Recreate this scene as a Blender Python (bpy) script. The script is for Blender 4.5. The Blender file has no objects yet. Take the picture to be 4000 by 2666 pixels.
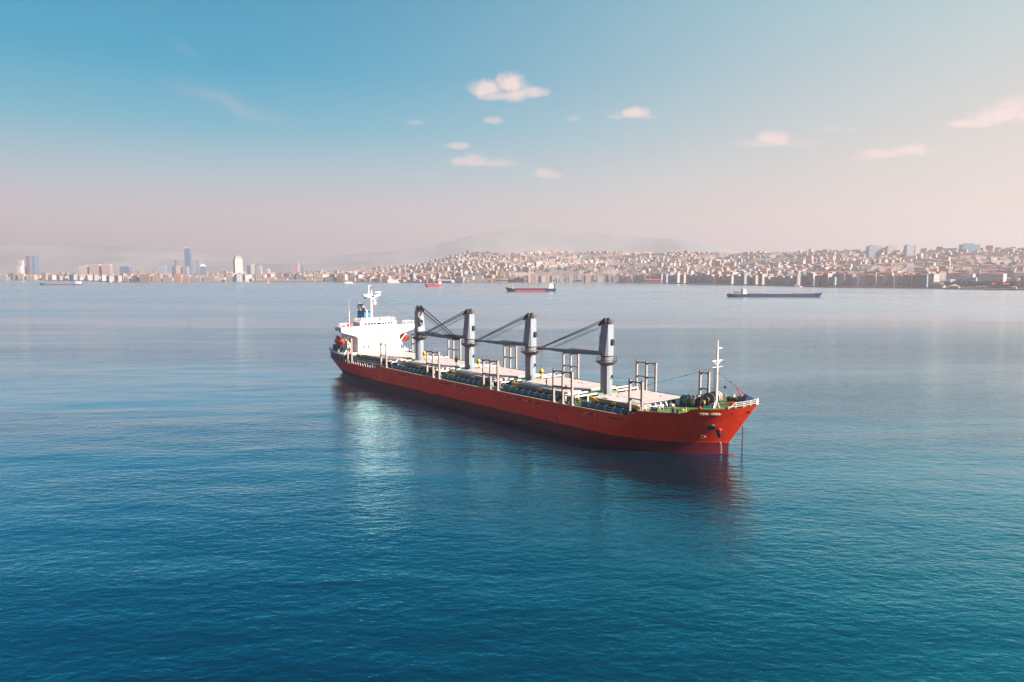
import bpy, bmesh, math, random
from mathutils import Vector, Matrix
R = math.radians
rnd = random.Random(7)
C = bpy.context.scene.collection
sc = bpy.context.scene

# ------------------------------------------------------------------ camera
F_PX, HOR, CAM_H = 2850.0, 1064.7, 35.71
PITCH = math.atan((1333 - HOR) / F_PX)
cam = bpy.data.cameras.new('camera'); co = bpy.data.objects.new('camera', cam); C.objects.link(co)
cam.sensor_width = 36; cam.lens = F_PX / 4000 * 36
cam.clip_start = 1; cam.clip_end = 60000
co.location = (0, 0, CAM_H); co.rotation_euler = (R(90) - PITCH, 0, 0)
sc.camera = co

# ------------------------------------------------------------------ helpers: colour, nodes
def s2l(c):
    c = c / 255.0
    return c / 12.92 if c <= 0.04045 else ((c + 0.055) / 1.055) ** 2.4
def rgb(r, g, b): return (s2l(r), s2l(g), s2l(b), 1)
class NT:
    def __init__(s, tree): s.t = tree; s.t.nodes.clear()
    def n(s, typ, **kw):
        nd = s.t.nodes.new(typ)
        for k, v in kw.items():
            if k.startswith('i_'):
                key = k[2:]; key = int(key) if key.isdigit() else key.replace('_', ' ')
                if isinstance(v, bpy.types.NodeSocket): s.t.links.new(v, nd.inputs[key])
                else: nd.inputs[key].default_value = v
            else: setattr(nd, k, v)
        return nd
    def l(s, a, b): s.t.links.new(a, b)
    def m(s, op, a, b=None, c=None, clamp=False):
        nd = s.t.nodes.new('ShaderNodeMath'); nd.operation = op; nd.use_clamp = clamp
        for i, v in enumerate((a, b, c)):
            if v is None: continue
            if isinstance(v, bpy.types.NodeSocket): s.t.links.new(v, nd.inputs[i])
            else: nd.inputs[i].default_value = v
        return nd.outputs[0]
    def mix(s, f, a, b):
        nd = s.t.nodes.new('ShaderNodeMix'); nd.data_type = 'RGBA'
        for i, v in ((0, f), (6, a), (7, b)):
            if isinstance(v, bpy.types.NodeSocket): s.t.links.new(v, nd.inputs[i])
            else: nd.inputs[i].default_value = v
        return nd.outputs[2]
    def ramp(s, f, stops, interp='LINEAR'):
        nd = s.t.nodes.new('ShaderNodeValToRGB'); cr = nd.color_ramp; cr.interpolation = interp
        while len(cr.elements) < len(stops): cr.elements.new(0.5)
        for e, (p, c) in zip(cr.elements, stops): e.position = p; e.color = c
        s.t.links.new(f, nd.inputs[0]); return nd.outputs[0]
    def sstep(s, v, a, b):
        nd = s.t.nodes.new('ShaderNodeMapRange'); nd.interpolation_type = 'SMOOTHSTEP'
        s.t.links.new(v, nd.inputs[0]); nd.inputs[1].default_value = a; nd.inputs[2].default_value = b
        return nd.outputs[0]

# ------------------------------------------------------------------ world, sun, exposure
SUN_AZ, SUN_EL = R(-27), R(29)          # azimuth measured from +X towards +Y
sdir = Vector((math.cos(SUN_AZ) * math.cos(SUN_EL), math.sin(SUN_AZ) * math.cos(SUN_EL), math.sin(SUN_EL)))
W = bpy.data.worlds.new('World'); sc.world = W; W.use_nodes = True
N = NT(W.node_tree)
tc = N.n('ShaderNodeTexCoord').outputs['Generated']
sep = N.n('ShaderNodeSeparateXYZ', i_0=tc)
dx, dy, dz = sep.outputs
hl = N.m('SQRT', N.m('MAXIMUM', N.m('ADD', N.m('MULTIPLY', dx, dx), N.m('MULTIPLY', dy, dy)), 1e-6))
az = N.m('DIVIDE', dx, hl)                       # sine of the bearing from straight ahead
fwd = N.m('DIVIDE', dy, hl)
SKY_L = [(0, rgb(204, 190, 198)), (.03, rgb(222, 196, 194)), (.07, rgb(210, 196, 198)), (.12, rgb(170, 193, 204)), (.18, rgb(98, 178, 202)),
         (.25, rgb(4, 158, 194)), (.34, rgb(0, 142, 182)), (.6, rgb(0, 64, 108)), (1, rgb(0, 46, 92))]
SKY_R = [(0, rgb(240, 210, 192)), (.05, rgb(236, 210, 192)), (.10, rgb(228, 209, 194)), (.17, rgb(218, 207, 196)),
         (.25, rgb(200, 205, 200)), (.34, rgb(172, 203, 204)), (.6, rgb(60, 125, 155)), (1, rgb(0, 70, 130))]
gl = N.ramp(dz, SKY_L); gr = N.ramp(dz, SKY_R)
grad = N.mix(N.sstep(az, -.40, .90), gl, gr)
back = N.ramp(dz, [(0, (1.3, .36, .30, 1)), (.09, (.62, .22, .21, 1)), (.3, rgb(5, 70, 125)), (1, rgb(0, 52, 110))])
grad = N.mix(N.sstep(fwd, .25, -.75), grad, back)
# clouds: soft-edged puffs at infinity (bearing tangent, elevation tangent, half width, half height, opacity)
def px2dir(u, v):
    x = (u - 2000) / F_PX; y = (1333 - v) / F_PX
    d = Vector((x, math.cos(PITCH) + y * math.sin(PITCH), -math.sin(PITCH) + y * math.cos(PITCH)))
    return d
CL = [(1905, 352, 70, 42, .95), (1990, 335, 68, 48, 1), (2010, 375, 62, 36, .95), (2085, 362, 60, 24, .7), (1935, 378, 70, 26, .7),
      (2480, 445, 66, 26, .9), (2530, 458, 55, 14, .35), (2420, 458, 60, 14, .3),
      (1925, 472, 45, 20, .45), (1850, 634, 90, 26, .6), (1850, 626, 50, 28, .5), (1930, 640, 90, 20, .45), (1790, 572, 52, 18, .55), (2120, 678, 42, 26, .55), (2160, 690, 42, 16, .4),
      (3030, 546, 82, 36, .85), (2960, 566, 90, 20, .4), (3140, 562, 90, 14, .3), (3555, 588, 80, 30, .9), (3450, 604, 95, 24, .8), (3370, 622, 60, 14, .3),
      (3940, 448, 120, 46, 1), (3965, 412, 80, 44, .95), (3870, 462, 80, 34, .9), (3800, 484, 90, 22, .85), (3250, 506, 34, 12, .35), (3320, 508, 26, 10, .3), (1625, 480, 40, 16, .2), (2240, 465, 28, 16, .25)]
cu = N.m('DIVIDE', dx, N.m('MAXIMUM', dy, .01)); cv = N.m('DIVIDE', dz, N.m('MAXIMUM', dy, .01))
cvec = N.n('ShaderNodeCombineXYZ', i_0=cu, i_1=cv).outputs[0]
cn = N.n('ShaderNodeTexNoise', i_Vector=cvec, i_Scale=70.0, i_Detail=6.0, i_Roughness=.62).outputs[0]
cn2 = N.n('ShaderNodeTexNoise', i_Vector=cvec, i_Scale=24.0, i_Detail=3.0).outputs[0]
nz = N.m('ADD', N.m('MULTIPLY', N.m('SUBTRACT', cn, .5), 1.7), N.m('MULTIPLY', N.m('SUBTRACT', cn2, .5), 1.1))
tot = None; lowm = None
for (u, v, a, b, op) in CL:
    d = px2dir(u, v); U, V = d.x / d.y, d.z / d.y
    p = N.m('DIVIDE', N.m('SUBTRACT', cu, U), a / F_PX * 1.25)
    q0 = N.m('DIVIDE', N.m('SUBTRACT', cv, V), b / F_PX * 1.3)
    q = N.m('MULTIPLY', q0, N.m('ADD', 1.15, N.m('MULTIPLY', N.m('LESS_THAN', q0, 0), .45)))   # flatter underside
    r = N.m('SQRT', N.m('ADD', N.m('MULTIPLY', p, p), N.m('MULTIPLY', q, q)))
    mk = N.sstep(N.m('ADD', N.m('SUBTRACT', 1, r), N.m('MULTIPLY', nz, .62)), -.02, .72)
    mk = N.m('MULTIPLY', mk, op)
    tot = mk if tot is None else N.m('MAXIMUM', tot, mk)
    pass
# wispy streaks of high cloud at upper left
wisp = None
for (u0, v0, u1, v1, wd, op) in [(690, 340, 870, 385, 30, .14), (850, 380, 970, 440, 34, .2), (950, 435, 1120, 480, 30, .12), (680, 180, 760, 220, 30, .08), (3000, 515, 3300, 560, 40, .1)]:
    A, B = px2dir(u0, v0), px2dir(u1, v1); A = Vector((A.x / A.y, A.z / A.y)); B = Vector((B.x / B.y, B.z / B.y))
    c = (A + B) / 2; t = (B - A); Ln = t.length; t.normalize(); nn = Vector((-t.y, t.x))
    su = N.m('SUBTRACT', cu, c.x); sv = N.m('SUBTRACT', cv, c.y)
    al = N.m('DIVIDE', N.m('ADD', N.m('MULTIPLY', su, t.x), N.m('MULTIPLY', sv, t.y)), Ln * .75)
    ac = N.m('DIVIDE', N.m('ADD', N.m('MULTIPLY', su, nn.x), N.m('MULTIPLY', sv, nn.y)), wd / F_PX)
    ac = N.m('ADD', ac, N.m('MULTIPLY', N.m('SUBTRACT', cn2, .5), 1.6))
    g = N.m('EXPONENT', N.m('MULTIPLY', N.m('ADD', N.m('MULTIPLY', al, al), N.m('MULTIPLY', ac, ac)), -1.6))
    g = N.m('MULTIPLY', N.m('MULTIPLY', g, op), N.m('ADD', .65, N.m('MULTIPLY', cn, .7)))
    wisp = g if wisp is None else N.m('ADD', wisp, g)
infront = N.m('GREATER_THAN', dy, .05)
tot = N.m('MULTIPLY', tot, infront); wisp = N.m('MULTIPLY', wisp, infront)
ccol = N.mix(cn2, rgb(222, 200, 206), rgb(255, 232, 222))
ccol = N.mix(N.sstep(cv, .30, .12), ccol, N.mix(cn2, rgb(236, 208, 202), rgb(255, 230, 216)))
grad = N.mix(N.m('MINIMUM', wisp, 1), grad, rgb(214, 192, 204))
grad = N.mix(tot, grad, ccol)
nish = N.n('ShaderNodeTexSky'); nish.sky_type = 'NISHITA'; nish.sun_disc = False
nish.sun_elevation = SUN_EL; nish.sun_rotation = R(90) - SUN_AZ; nish.dust_density = 2.0
nb = N.n('ShaderNodeBackground', i_Color=nish.outputs[0], i_Strength=.0008)
gb = N.n('ShaderNodeBackground', i_Color=grad, i_Strength=.395)
ad = N.n('ShaderNodeAddShader', i_0=nb.outputs[0], i_1=gb.outputs[0])
N.l(ad.outputs[0], N.n('ShaderNodeOutputWorld').inputs[0])

sl = bpy.data.lights.new('sun', 'SUN'); so = bpy.data.objects.new('sun', sl); C.objects.link(so)
sl.energy = 5.0; sl.angle = R(.5); sl.color = (1, .83, .68)
so.rotation_euler = sdir.to_track_quat('Z', 'Y').to_euler(); so.location = (200, -100, 300)
vs = sc.view_settings; vs.view_transform = 'Standard'; vs.look = 'None'; vs.exposure = 1.45; vs.gamma = 1
sc.cycles.use_denoising = True
sc.cycles.volume_bounces = 0; sc.cycles.max_bounces = 6; sc.cycles.diffuse_bounces = 2; sc.cycles.glossy_bounces = 3
sc.cycles.caustics_reflective = False

# ------------------------------------------------------------------ materials
MATS = {}
def mat(name, col, rough=.55, var=.12, vscale=1.5, metal=0, stain=None, stain_amt=0, streak=False, spec=.5, col2=None):
    if name in MATS: return MATS[name]
    m = bpy.data.materials.new(name); m.use_nodes = True; T = NT(m.node_tree)
    o = T.n('ShaderNodeTexCoord').outputs['Object']
    n1 = T.n('ShaderNodeTexNoise', i_Vector=o, i_Scale=vscale, i_Detail=5.0, i_Roughness=.6).outputs[0]
    c = col if len(col) == 4 else (*col, 1)
    dk = tuple(x * (1 - var * 1.6) for x in c[:3]) + (1,); lt = tuple(min(1, x * (1 + var)) for x in c[:3]) + (1,)
    colr = T.ramp(n1, [(.3, dk), (.7, lt)])
    if stain:
        mp = T.n('ShaderNodeMapping', i_Vector=o)
        mp.inputs['Scale'].default_value = (1.6, 1.6, .22) if streak else (.35, .8, 1)
        n2 = T.n('ShaderNodeTexNoise', i_Vector=mp.outputs[0], i_Scale=1.3, i_Detail=7.0, i_Roughness=.68).outputs[0]
        colr = T.mix(T.m('MULTIPLY', T.sstep(n2, .56, .72), stain_amt), colr, (*stain, 1))
    b = T.n('ShaderNodeBsdfPrincipled', i_Base_Color=colr, i_Roughness=rough, i_Metallic=metal)
    b.inputs['Specular IOR Level'].default_value = spec
    T.l(b.outputs[0], T.n('ShaderNodeOutputMaterial').inputs[0])
    MATS[name] = m; return m
WHITE = mat('white_paint', (.80, .79, .77), .45, .05, .4, stain=(.5, .36, .22), stain_amt=.25, streak=True)
CRANE = mat('crane_paint', (.245, .30, .36), .45, .06, .5, stain=(.33, .2, .12), stain_amt=.22, streak=True)
POST = mat('post_paint', (.34, .31, .29), .5, .08, .7, stain=(.35, .16, .06), stain_amt=.5, streak=True)
HATCH = mat('hatch_paint', (.58, .53, .515), .5, .07, .35, stain=(.62, .34, .26), stain_amt=.45)
HSIDE = mat('hatch_side_shade_tone', (.16, .28, .37), .5, .12)  # white-ish cover sides given the blue they show in shade
COAM = mat('coaming_shade_tone', (.035, .085, .14), .6, .2)  # shade of the coaming side put into a dark navy
RAILB = mat('rail_shade_blue', (.05, .17, .32), .5, .1)  # pale rails tinted with the blue of the shaded side
YEL = mat('yellow_paint', (.72, .42, .02), .5, .12)
GREEN = mat('green_deck_paint', (.075, .20, .035), .65, .22, .5, stain=(.05, .09, .04), stain_amt=.7)
DKGREEN = mat('dark_green_deck_paint', (.03, .10, .07), .65, .25, .5)
DARK = mat('dark_steel', (.012, .014, .022), .5, .3)
NAVY = mat('navy_paint', (.012, .03, .08), .5, .25)
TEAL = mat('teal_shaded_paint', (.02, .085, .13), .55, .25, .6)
RUST = mat('rusty_steel', (.22, .09, .04), .8, .3, 2)
BROWN = mat('brown_steel', (.09, .06, .05), .7, .3, 2)
REDP = mat('red_paint', (.60, .035, .04), .45, .1)
ORANGE = mat('lifeboat_orange', (.85, .10, .03), .4, .1)
FUN = mat('funnel_blue', (.02, .16, .45), .4, .08)
GLASS = mat('window_glass', (.012, .013, .016), .08, .3, 1, spec=.8)
ROPEG = mat('green_rope', (.05, .33, .16), .85, .3, 6)
ROPEP = mat('pale_rope', (.62, .42, .33), .85, .25, 6)
ROPEB = mat('blue_rope', (.02, .14, .34), .85, .3, 6)
WIRE = mat('steel_wire', (.03, .035, .05), .6, .2)
PALEY = mat('pale_yellow_paint', (.6, .62, .3), .6, .2)
GUNW = mat('gunwale_paint', (.55, .5, .48), .6, .2)
PINK = mat('pink_red_paint', (.62, .10, .13), .5, .12)

def hull_mat():
    m = bpy.data.materials.new('hull_red_paint'); m.use_nodes = True; T = NT(m.node_tree)
    o = T.n('ShaderNodeTexCoord').outputs['Object']; s = T.n('ShaderNodeSeparateXYZ', i_0=o)
    n0 = T.n('ShaderNodeTexNoise', i_Vector=o, i_Scale=.25, i_Detail=5.0, i_Roughness=.6).outputs[0]
    red = T.ramp(n0, [(.3, (.82, .034, .018, 1)), (.7, (.96, .048, .020, 1))])
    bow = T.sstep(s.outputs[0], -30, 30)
    red = T.mix(bow, red, T.ramp(n0, [(.3, (.68, .036, .012, 1)), (.7, (.86, .060, .010, 1))]))  # orange of the sunlit bow put into the hull colour
    mp = T.n('ShaderNodeMapping', i_Vector=o); mp.inputs['Scale'].default_value = (1.5, 1.5, .08)
    st = T.n('ShaderNodeTexNoise', i_Vector=mp.outputs[0], i_Scale=1.1, i_Detail=8.0, i_Roughness=.7).outputs[0]
    red = T.mix(T.m('MULTIPLY', T.sstep(st, .56, .72), .55), red, (.16, .03, .015, 1))
    mp2 = T.n('ShaderNodeMapping', i_Vector=o); mp2.inputs['Scale'].default_value = (.25, .3, .55)
    sc_ = T.n('ShaderNodeTexNoise', i_Vector=mp2.outputs[0], i_Scale=.9, i_Detail=9.0, i_Roughness=.75).outputs[0]
    low = T.sstep(s.outputs[2], 5.2, 3.2)
    red = T.mix(T.m('MULTIPLY', T.m('MULTIPLY', T.sstep(sc_, .57, .68), low), .7), red, (.05, .02, .02, 1))
    # weld seams of the plating
    sx = T.m('ABSOLUTE', T.m('SUBTRACT', T.m('FRACT', T.m('MULTIPLY', s.outputs[0], .125)), .5))
    seam = T.m('MULTIPLY', T.m('LESS_THAN', sx, .011), .3)
    sz = T.m('ABSOLUTE', T.m('SUBTRACT', T.m('FRACT', T.m('MULTIPLY', s.outputs[2], .42)), .5))
    seam = T.m('MAXIMUM', seam, T.m('MULTIPLY', T.m('LESS_THAN', sz, .02), .22))
    red = T.mix(seam, red, (.12, .02, .02, 1))
    nb = T.n('ShaderNodeTexNoise', i_Vector=o, i_Scale=.6, i_Detail=6.0).outputs[0]
    boot = T.ramp(nb, [(.3, (.085, .007, .022, 1)), (.7, (.14, .010, .030, 1))])
    mp3 = T.n('ShaderNodeMapping', i_Vector=o); mp3.inputs['Scale'].default_value = (.6, .6, .3)
    cl = T.n('ShaderNodeTexNoise', i_Vector=mp3.outputs[0], i_Scale=.55, i_Detail=10.0, i_Roughness=.8).outputs[0]
    boot = T.mix(T.m('MULTIPLY', T.sstep(cl, .66, .72), .5), boot, (.36, .3, .42, 1))
    edge = T.m('ADD', s.outputs[2], T.m('MULTIPLY', T.m('SUBTRACT', nb, .5), .35))
    col = T.mix(T.sstep(edge, 2.28, 2.40), boot, red)
    b = T.n('ShaderNodeBsdfPrincipled', i_Base_Color=col, i_Roughness=.45); b.inputs['Specular IOR Level'].default_value = .3
    bp = T.n('ShaderNodeBump', i_Height=n0, i_Strength=.3, i_Distance=.15)
    T.l(bp.outputs[0], b.inputs['Normal'])
    T.l(b.outputs[0], T.n('ShaderNodeOutputMaterial').inputs[0])
    return m
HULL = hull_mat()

# ------------------------------------------------------------------ mesh builder
class MB:
    def __init__(s): s.v = []; s.f = []; s.mi = []; s.cur = 0
    def add(s, vs_, fs):
        o = len(s.v); s.v += [tuple(p) for p in vs_]
        for f in fs: s.f.append(tuple(i + o for i in f)); s.mi.append(s.cur)
    def box(s, x0, x1, y0, y1, z0, z1):
        s.add([(x0, y0, z0), (x1, y0, z0), (x1, y1, z0), (x0, y1, z0), (x0, y0, z1), (x1, y0, z1), (x1, y1, z1), (x0, y1, z1)],
              [(3, 2, 1, 0), (4, 5, 6, 7), (0, 1, 5, 4), (1, 2, 6, 5), (2, 3, 7, 6), (3, 0, 4, 7)]); return s
    def bar(s, a, b, w, h=None, up=(0, 0, 1)):
        a, b = Vector(a), Vector(b); h = h or w; d = (b - a).normalized(); u = Vector(up)
        if abs(d.dot(u)) > .98: u = Vector((1, 0, 0))
        r = d.cross(u).normalized(); u = r.cross(d)
        q = []
        for p in (a, b):
            for i, j in ((-1, -1), (1, -1), (1, 1), (-1, 1)): q.append(p + r * (i * w / 2) + u * (j * h / 2))
        s.add(q, [(3, 2, 1, 0), (4, 5, 6, 7), (0, 1, 5, 4), (1, 2, 6, 5), (2, 3, 7, 6), (3, 0, 4, 7)]); return s
    def tube(s, pts, r, seg=8, r2=None, cap=True):
        pts = [Vector(p) for p in pts]; n = len(pts); rings = []; prev = None
        for i, p in enumerate(pts):
            d = (pts[min(i + 1, n - 1)] - pts[max(i - 1, 0)]).normalized()
            u = prev if prev else (Vector((0, 0, 1)) if abs(d.z) < .9 else Vector((1, 0, 0)))
            rt = d.cross(u).normalized(); u = rt.cross(d).normalized(); prev = u
            rr = r + ((r2 if r2 is not None else r) - r) * i / max(1, n - 1)
            rings.append([p + (rt * math.cos(2 * math.pi * k / seg) + u * math.sin(2 * math.pi * k / seg)) * rr for k in range(seg)])
        vv = [q for g in rings for q in g]; ff = []
        for i in range(n - 1):
            for k in range(seg):
                k2 = (k + 1) % seg; ff.append((i * seg + k, i * seg + k2, (i + 1) * seg + k2, (i + 1) * seg + k))
        if cap: ff.append(tuple(reversed(range(seg)))); ff.append(tuple((n - 1) * seg + k for k in range(seg)))
        s.add(vv, ff); return s
    def lathe(s, prof, c=(0, 0), seg=24):
        vv = []; ff = []; n = len(prof)
        for r, z in prof:
            for k in range(seg):
                a = 2 * math.pi * k / seg; vv.append((c[0] + r * math.cos(a), c[1] + r * math.sin(a), z))
        for i in range(n - 1):
            for k in range(seg):
                k2 = (k + 1) % seg; ff.append((i * seg + k, i * seg + k2, (i + 1) * seg + k2, (i + 1) * seg + k))
        ff.append(tuple(reversed(range(seg)))); ff.append(tuple((n - 1) * seg + k for k in range(seg)))
        s.add(vv, ff); return s
    def prism(s, pts, axis, a, b):
        """outline pts (two coordinates) extruded along axis x/y/z from a to b"""
        def P(p, t): return {'x': (t, p[0], p[1]), 'y': (p[0], t, p[1]), 'z': (p[0], p[1], t)}[axis]
        n = len(pts); vv = [P(p, a) for p in pts] + [P(p, b) for p in pts]
        s.add(vv, [tuple(reversed(range(n))), tuple(range(n, 2 * n))] + [(i, (i + 1) % n, n + (i + 1) % n, n + i) for i in range(n)]); return s
    def ell(s, c, rx, ry, rz, seg=12, rings=7):
        vv = []; ff = []
        for i in range(rings + 1):
            th = math.pi * i / rings
            for k in range(seg):
                a = 2 * math.pi * k / seg
                vv.append((c[0] + rx * math.sin(th) * math.cos(a), c[1] + ry * math.sin(th) * math.sin(a), c[2] + rz * math.cos(th)))
        for i in range(rings):
            for k in range(seg):
                k2 = (k + 1) % seg; ff.append((i * seg + k, (i + 1) * seg + k, (i + 1) * seg + k2, i * seg + k2))
        s.add(vv, ff); return s
    def xf(s, M):
        s.v = [tuple(M @ Vector(p)) for p in s.v]; return s
    def build(s, name, m, parent=None, smooth=False, bevel=0, loc=None):
        me = bpy.data.meshes.new(name); me.from_pydata(s.v, [], s.f)
        ms = m if isinstance(m, (list, tuple)) else [m]
        for x in ms: me.materials.append(x)
        if len(ms) > 1: me.polygons.foreach_set('material_index', s.mi)
        bm = bmesh.new(); bm.from_mesh(me); bmesh.ops.recalc_face_normals(bm, faces=bm.faces)
        if bevel: bmesh.ops.bevel(bm, geom=bm.edges[:], offset=bevel, segments=1, affect='EDGES', clamp_overlap=True)
        bm.to_mesh(me); bm.free()
        if smooth:
            me.polygons.foreach_set('use_smooth', [True] * len(me.polygons))
            me.set_sharp_from_angle(angle=R(38))
        me.update()
        o = bpy.data.objects.new(name, me); C.objects.link(o)
        if parent: o.parent = parent
        if loc: o.location = loc
        return o
def each(mb, name, mt, parent):
    """one object for every loose piece of a mesh builder"""
    par = list(range(len(mb.v)))
    def find(a):
        while par[a] != a: par[a] = par[par[a]]; a = par[a]
        return a
    for f in mb.f:
        for k in f[1:]: par[find(k)] = find(f[0])
    groups = {}
    for f in mb.f: groups.setdefault(find(f[0]), []).append(f)
    out = []
    for fs in groups.values():
        ids = sorted({k for f in fs for k in f}); mp = {k: i for i, k in enumerate(ids)}
        q = MB(); q.add([mb.v[k] for k in ids], [tuple(mp[k] for k in f) for f in fs]); out.append(q.build(name, mt, parent))
    return out
def empty(name, loc=(0, 0, 0), rz=0, parent=None):
    o = bpy.data.objects.new(name, None); C.objects.link(o); o.location = loc; o.rotation_euler = (0, 0, rz)
    if parent: o.parent = parent
    return o
def tag(o, label=None, cat=None, group=None, kind=None):
    if label: o['label'] = label
    if cat: o['category'] = cat
    if group: o['group'] = group
    if kind: o['kind'] = kind
    return o
def copy_tree(o, parent=None):
    c = o.copy(); C.objects.link(c); c.parent = parent
    for ch in [x for x in C.objects if x.parent == o]: copy_tree(ch, c)
    return c
def rail(mb, pts, h=1.0, post=1.5, r=.035, rails=(1, .5)):
    """guard rail along a polyline"""
    pts = [Vector(p) for p in pts]
    for a, b in zip(pts, pts[1:]):
        L = (b - a).length; n = max(1, round(L / post))
        for k in range(n + 1):
            p = a.lerp(b, k / n); mb.bar(p, p + Vector((0, 0, h)), r * 2)
        for q in rails: mb.bar(a + Vector((0, 0, h * q)), b + Vector((0, 0, h * q)), r * 2)
    return mb

# ================================================================== WATER
def water():
    me = bpy.data.meshes.new('water')
    me.from_pydata([(-16000, -400, 0), (16000, -400, 0), (16000, 14000, 0), (-16000, 14000, 0)], [], [(0, 1, 2, 3)])
    o = bpy.data.objects.new('water', me); C.objects.link(o); o['kind'] = 'structure'
    m = bpy.data.materials.new('sea_water'); m.use_nodes = True; T = NT(m.node_tree); me.materials.append(m)
    P = T.n('ShaderNodeTexCoord').outputs['Object']
    def nse(scale, sx, sy, rot, detail=3.0, rough=.5, dist=0.0):
        mp = T.n('ShaderNodeMapping', i_Vector=P); mp.inputs['Rotation'].default_value = (0, 0, R(rot)); mp.inputs['Scale'].default_value = (sx, sy, 1)
        return T.n('ShaderNodeTexNoise', i_Vector=mp.outputs[0], i_Scale=scale, i_Detail=detail, i_Roughness=rough, i_Distortion=dist).outputs[0]
    big = nse(.010, .5, 1, -8, 4.0)
    lanes = nse(.0042, .22, 1, 3, 5.0, .6)
    streaks = nse(.03, .12, 1, 4, 4.0, .55)
    calm = T.m('MULTIPLY', T.sstep(lanes, .36, .62), T.m('ADD', .35, T.m('MULTIPLY', streaks, 1.2)))
    w1 = nse(.88, .55, 1, 10, 4.0, .55, .4)
    w1b = nse(.66, .6, 1, -20, 4.0, .55, .4)
    w2 = nse(.11, .45, 1, 10, 2.0, .5, .3)
    w3 = nse(2.3, .65, 1, -10, 3.0, .55)
    w4 = nse(.045, .5, 1, -14, 2.0, .5)
    h = T.m('ADD', T.m('MULTIPLY', w1, .22), T.m('MULTIPLY', w1b, .25))
    h = T.m('ADD', h, T.m('MULTIPLY', w3, .05))
    h = T.m('MULTIPLY', h, T.m('ADD', .30, T.m('MULTIPLY', calm, .95)))
    slk = T.sstep(nse(.0058, .30, 1, -10, 5.0, .55, .6), .50, .57)                    # smooth slicks on the water
    open_ = T.sstep(T.n('ShaderNodeSeparateXYZ', i_0=P).outputs[1], 120, 200)
    slk = T.m('MULTIPLY', slk, open_)
    h = T.m('ADD', h, T.m('MULTIPLY', w2, .32))
    h = T.m('MULTIPLY', h, T.m('SUBTRACT', 1, T.m('MULTIPLY', slk, .70)))
    h = T.m('ADD', h, T.m('MULTIPLY', w4, .5))
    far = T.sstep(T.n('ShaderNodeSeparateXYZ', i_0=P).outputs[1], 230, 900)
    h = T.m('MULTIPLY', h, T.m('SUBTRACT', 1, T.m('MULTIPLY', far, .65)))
    bp = T.n('ShaderNodeBump', i_Height=h, i_Strength=1.0, i_Distance=1.0)
    body = T.ramp(big, [(.3, (.0001, .011, .032, 1)), (.7, (.0002, .023, .043, 1))])
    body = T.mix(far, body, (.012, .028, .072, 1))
    lw = T.n('ShaderNodeLayerWeight', i_Blend=.5, i_Normal=bp.outputs[0]).outputs['Facing']       # 1 - cos(incidence)
    fres = T.ramp(lw, [(0, (.05,) * 3 + (1,)), (.40, (.10,) * 3 + (1,)), (.52, (.17,) * 3 + (1,)), (.64, (.32,) * 3 + (1,)), (.75, (.56,) * 3 + (1,)), (.86, (.84,) * 3 + (1,)), (1, (1, 1, 1, 1))])
    tint = T.ramp(lw, [(0, (0, .70, 1, 1)), (.60, (.03, .80, 1, 1)), (.74, (.25, .84, 1, 1)), (.86, (.74, .91, 1, 1)), (1, (.98, .98, 1, 1))])
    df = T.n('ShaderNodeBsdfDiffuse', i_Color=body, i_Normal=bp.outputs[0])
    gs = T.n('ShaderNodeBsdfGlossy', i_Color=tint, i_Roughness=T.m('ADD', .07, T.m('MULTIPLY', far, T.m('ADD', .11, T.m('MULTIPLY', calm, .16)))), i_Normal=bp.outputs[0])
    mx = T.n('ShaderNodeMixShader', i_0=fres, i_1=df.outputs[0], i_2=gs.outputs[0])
    T.l(mx.outputs[0], T.n('ShaderNodeOutputMaterial').inputs[0])
water()

# ================================================================== MAIN SHIP
TH = .68232
SHIP_LOC = (21.794, 167.02, 0); SHIP_ROT = TH - math.pi / 2
ship = empty('bulk_carrier', SHIP_LOC, SHIP_ROT)
tag(ship, 'large red-hulled bulk carrier with four grey deck cranes at anchor in front', 'cargo ship')
SM = Matrix.Translation(SHIP_LOC) @ Matrix.Rotation(SHIP_ROT, 4, 'Z')
def clamp(a, lo=0., hi=1.): return max(lo, min(hi, a))
def stem_x(z): return 33.2 if z <= 2.2 else 33.2 + (z - 2.2) * .705
def hw(x, z):
    t = clamp(z / 10.5); x0 = 15 * t; xs = stem_x(z); n = 2.8 + 1.6 * t
    if x > x0: return 13.45 * (1 - clamp((x - x0) / (xs - x0)) ** n)
    s = -x; t2 = clamp(z / 6.5); s0 = 75 + 23 * t2; se = 124.5 + 2.7 * t2; ew = 5.5 + 3.9 * t2
    if s > s0: return 13.45 - (13.45 - ew) * clamp((s - s0) / (se - s0)) ** 2.2
    return 13.45
GW = [(-130, 6.0), (-108, 6.0), (-84, 5.9), (-83.2, 6.9), (-50, 6.75), (0, 6.8), (17.5, 7.05), (19.2, 7.4), (20.2, 7.75), (21.1, 8.45), (26, 8.8), (30.0, 9.0), (30.9, 9.35), (31.6, 9.9), (36.5, 10.05), (38, 10.3), (39.3, 10.75)]
def interp(tab, x):
    if x <= tab[0][0]: return tab[0][1]
    for (a, b), (c, d) in zip(tab, tab[1:]):
        if x <= c: return b + (d - b) * (x - a) / (c - a)
    return tab[-1][1]
G = lambda x: interp(GW, x)
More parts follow.
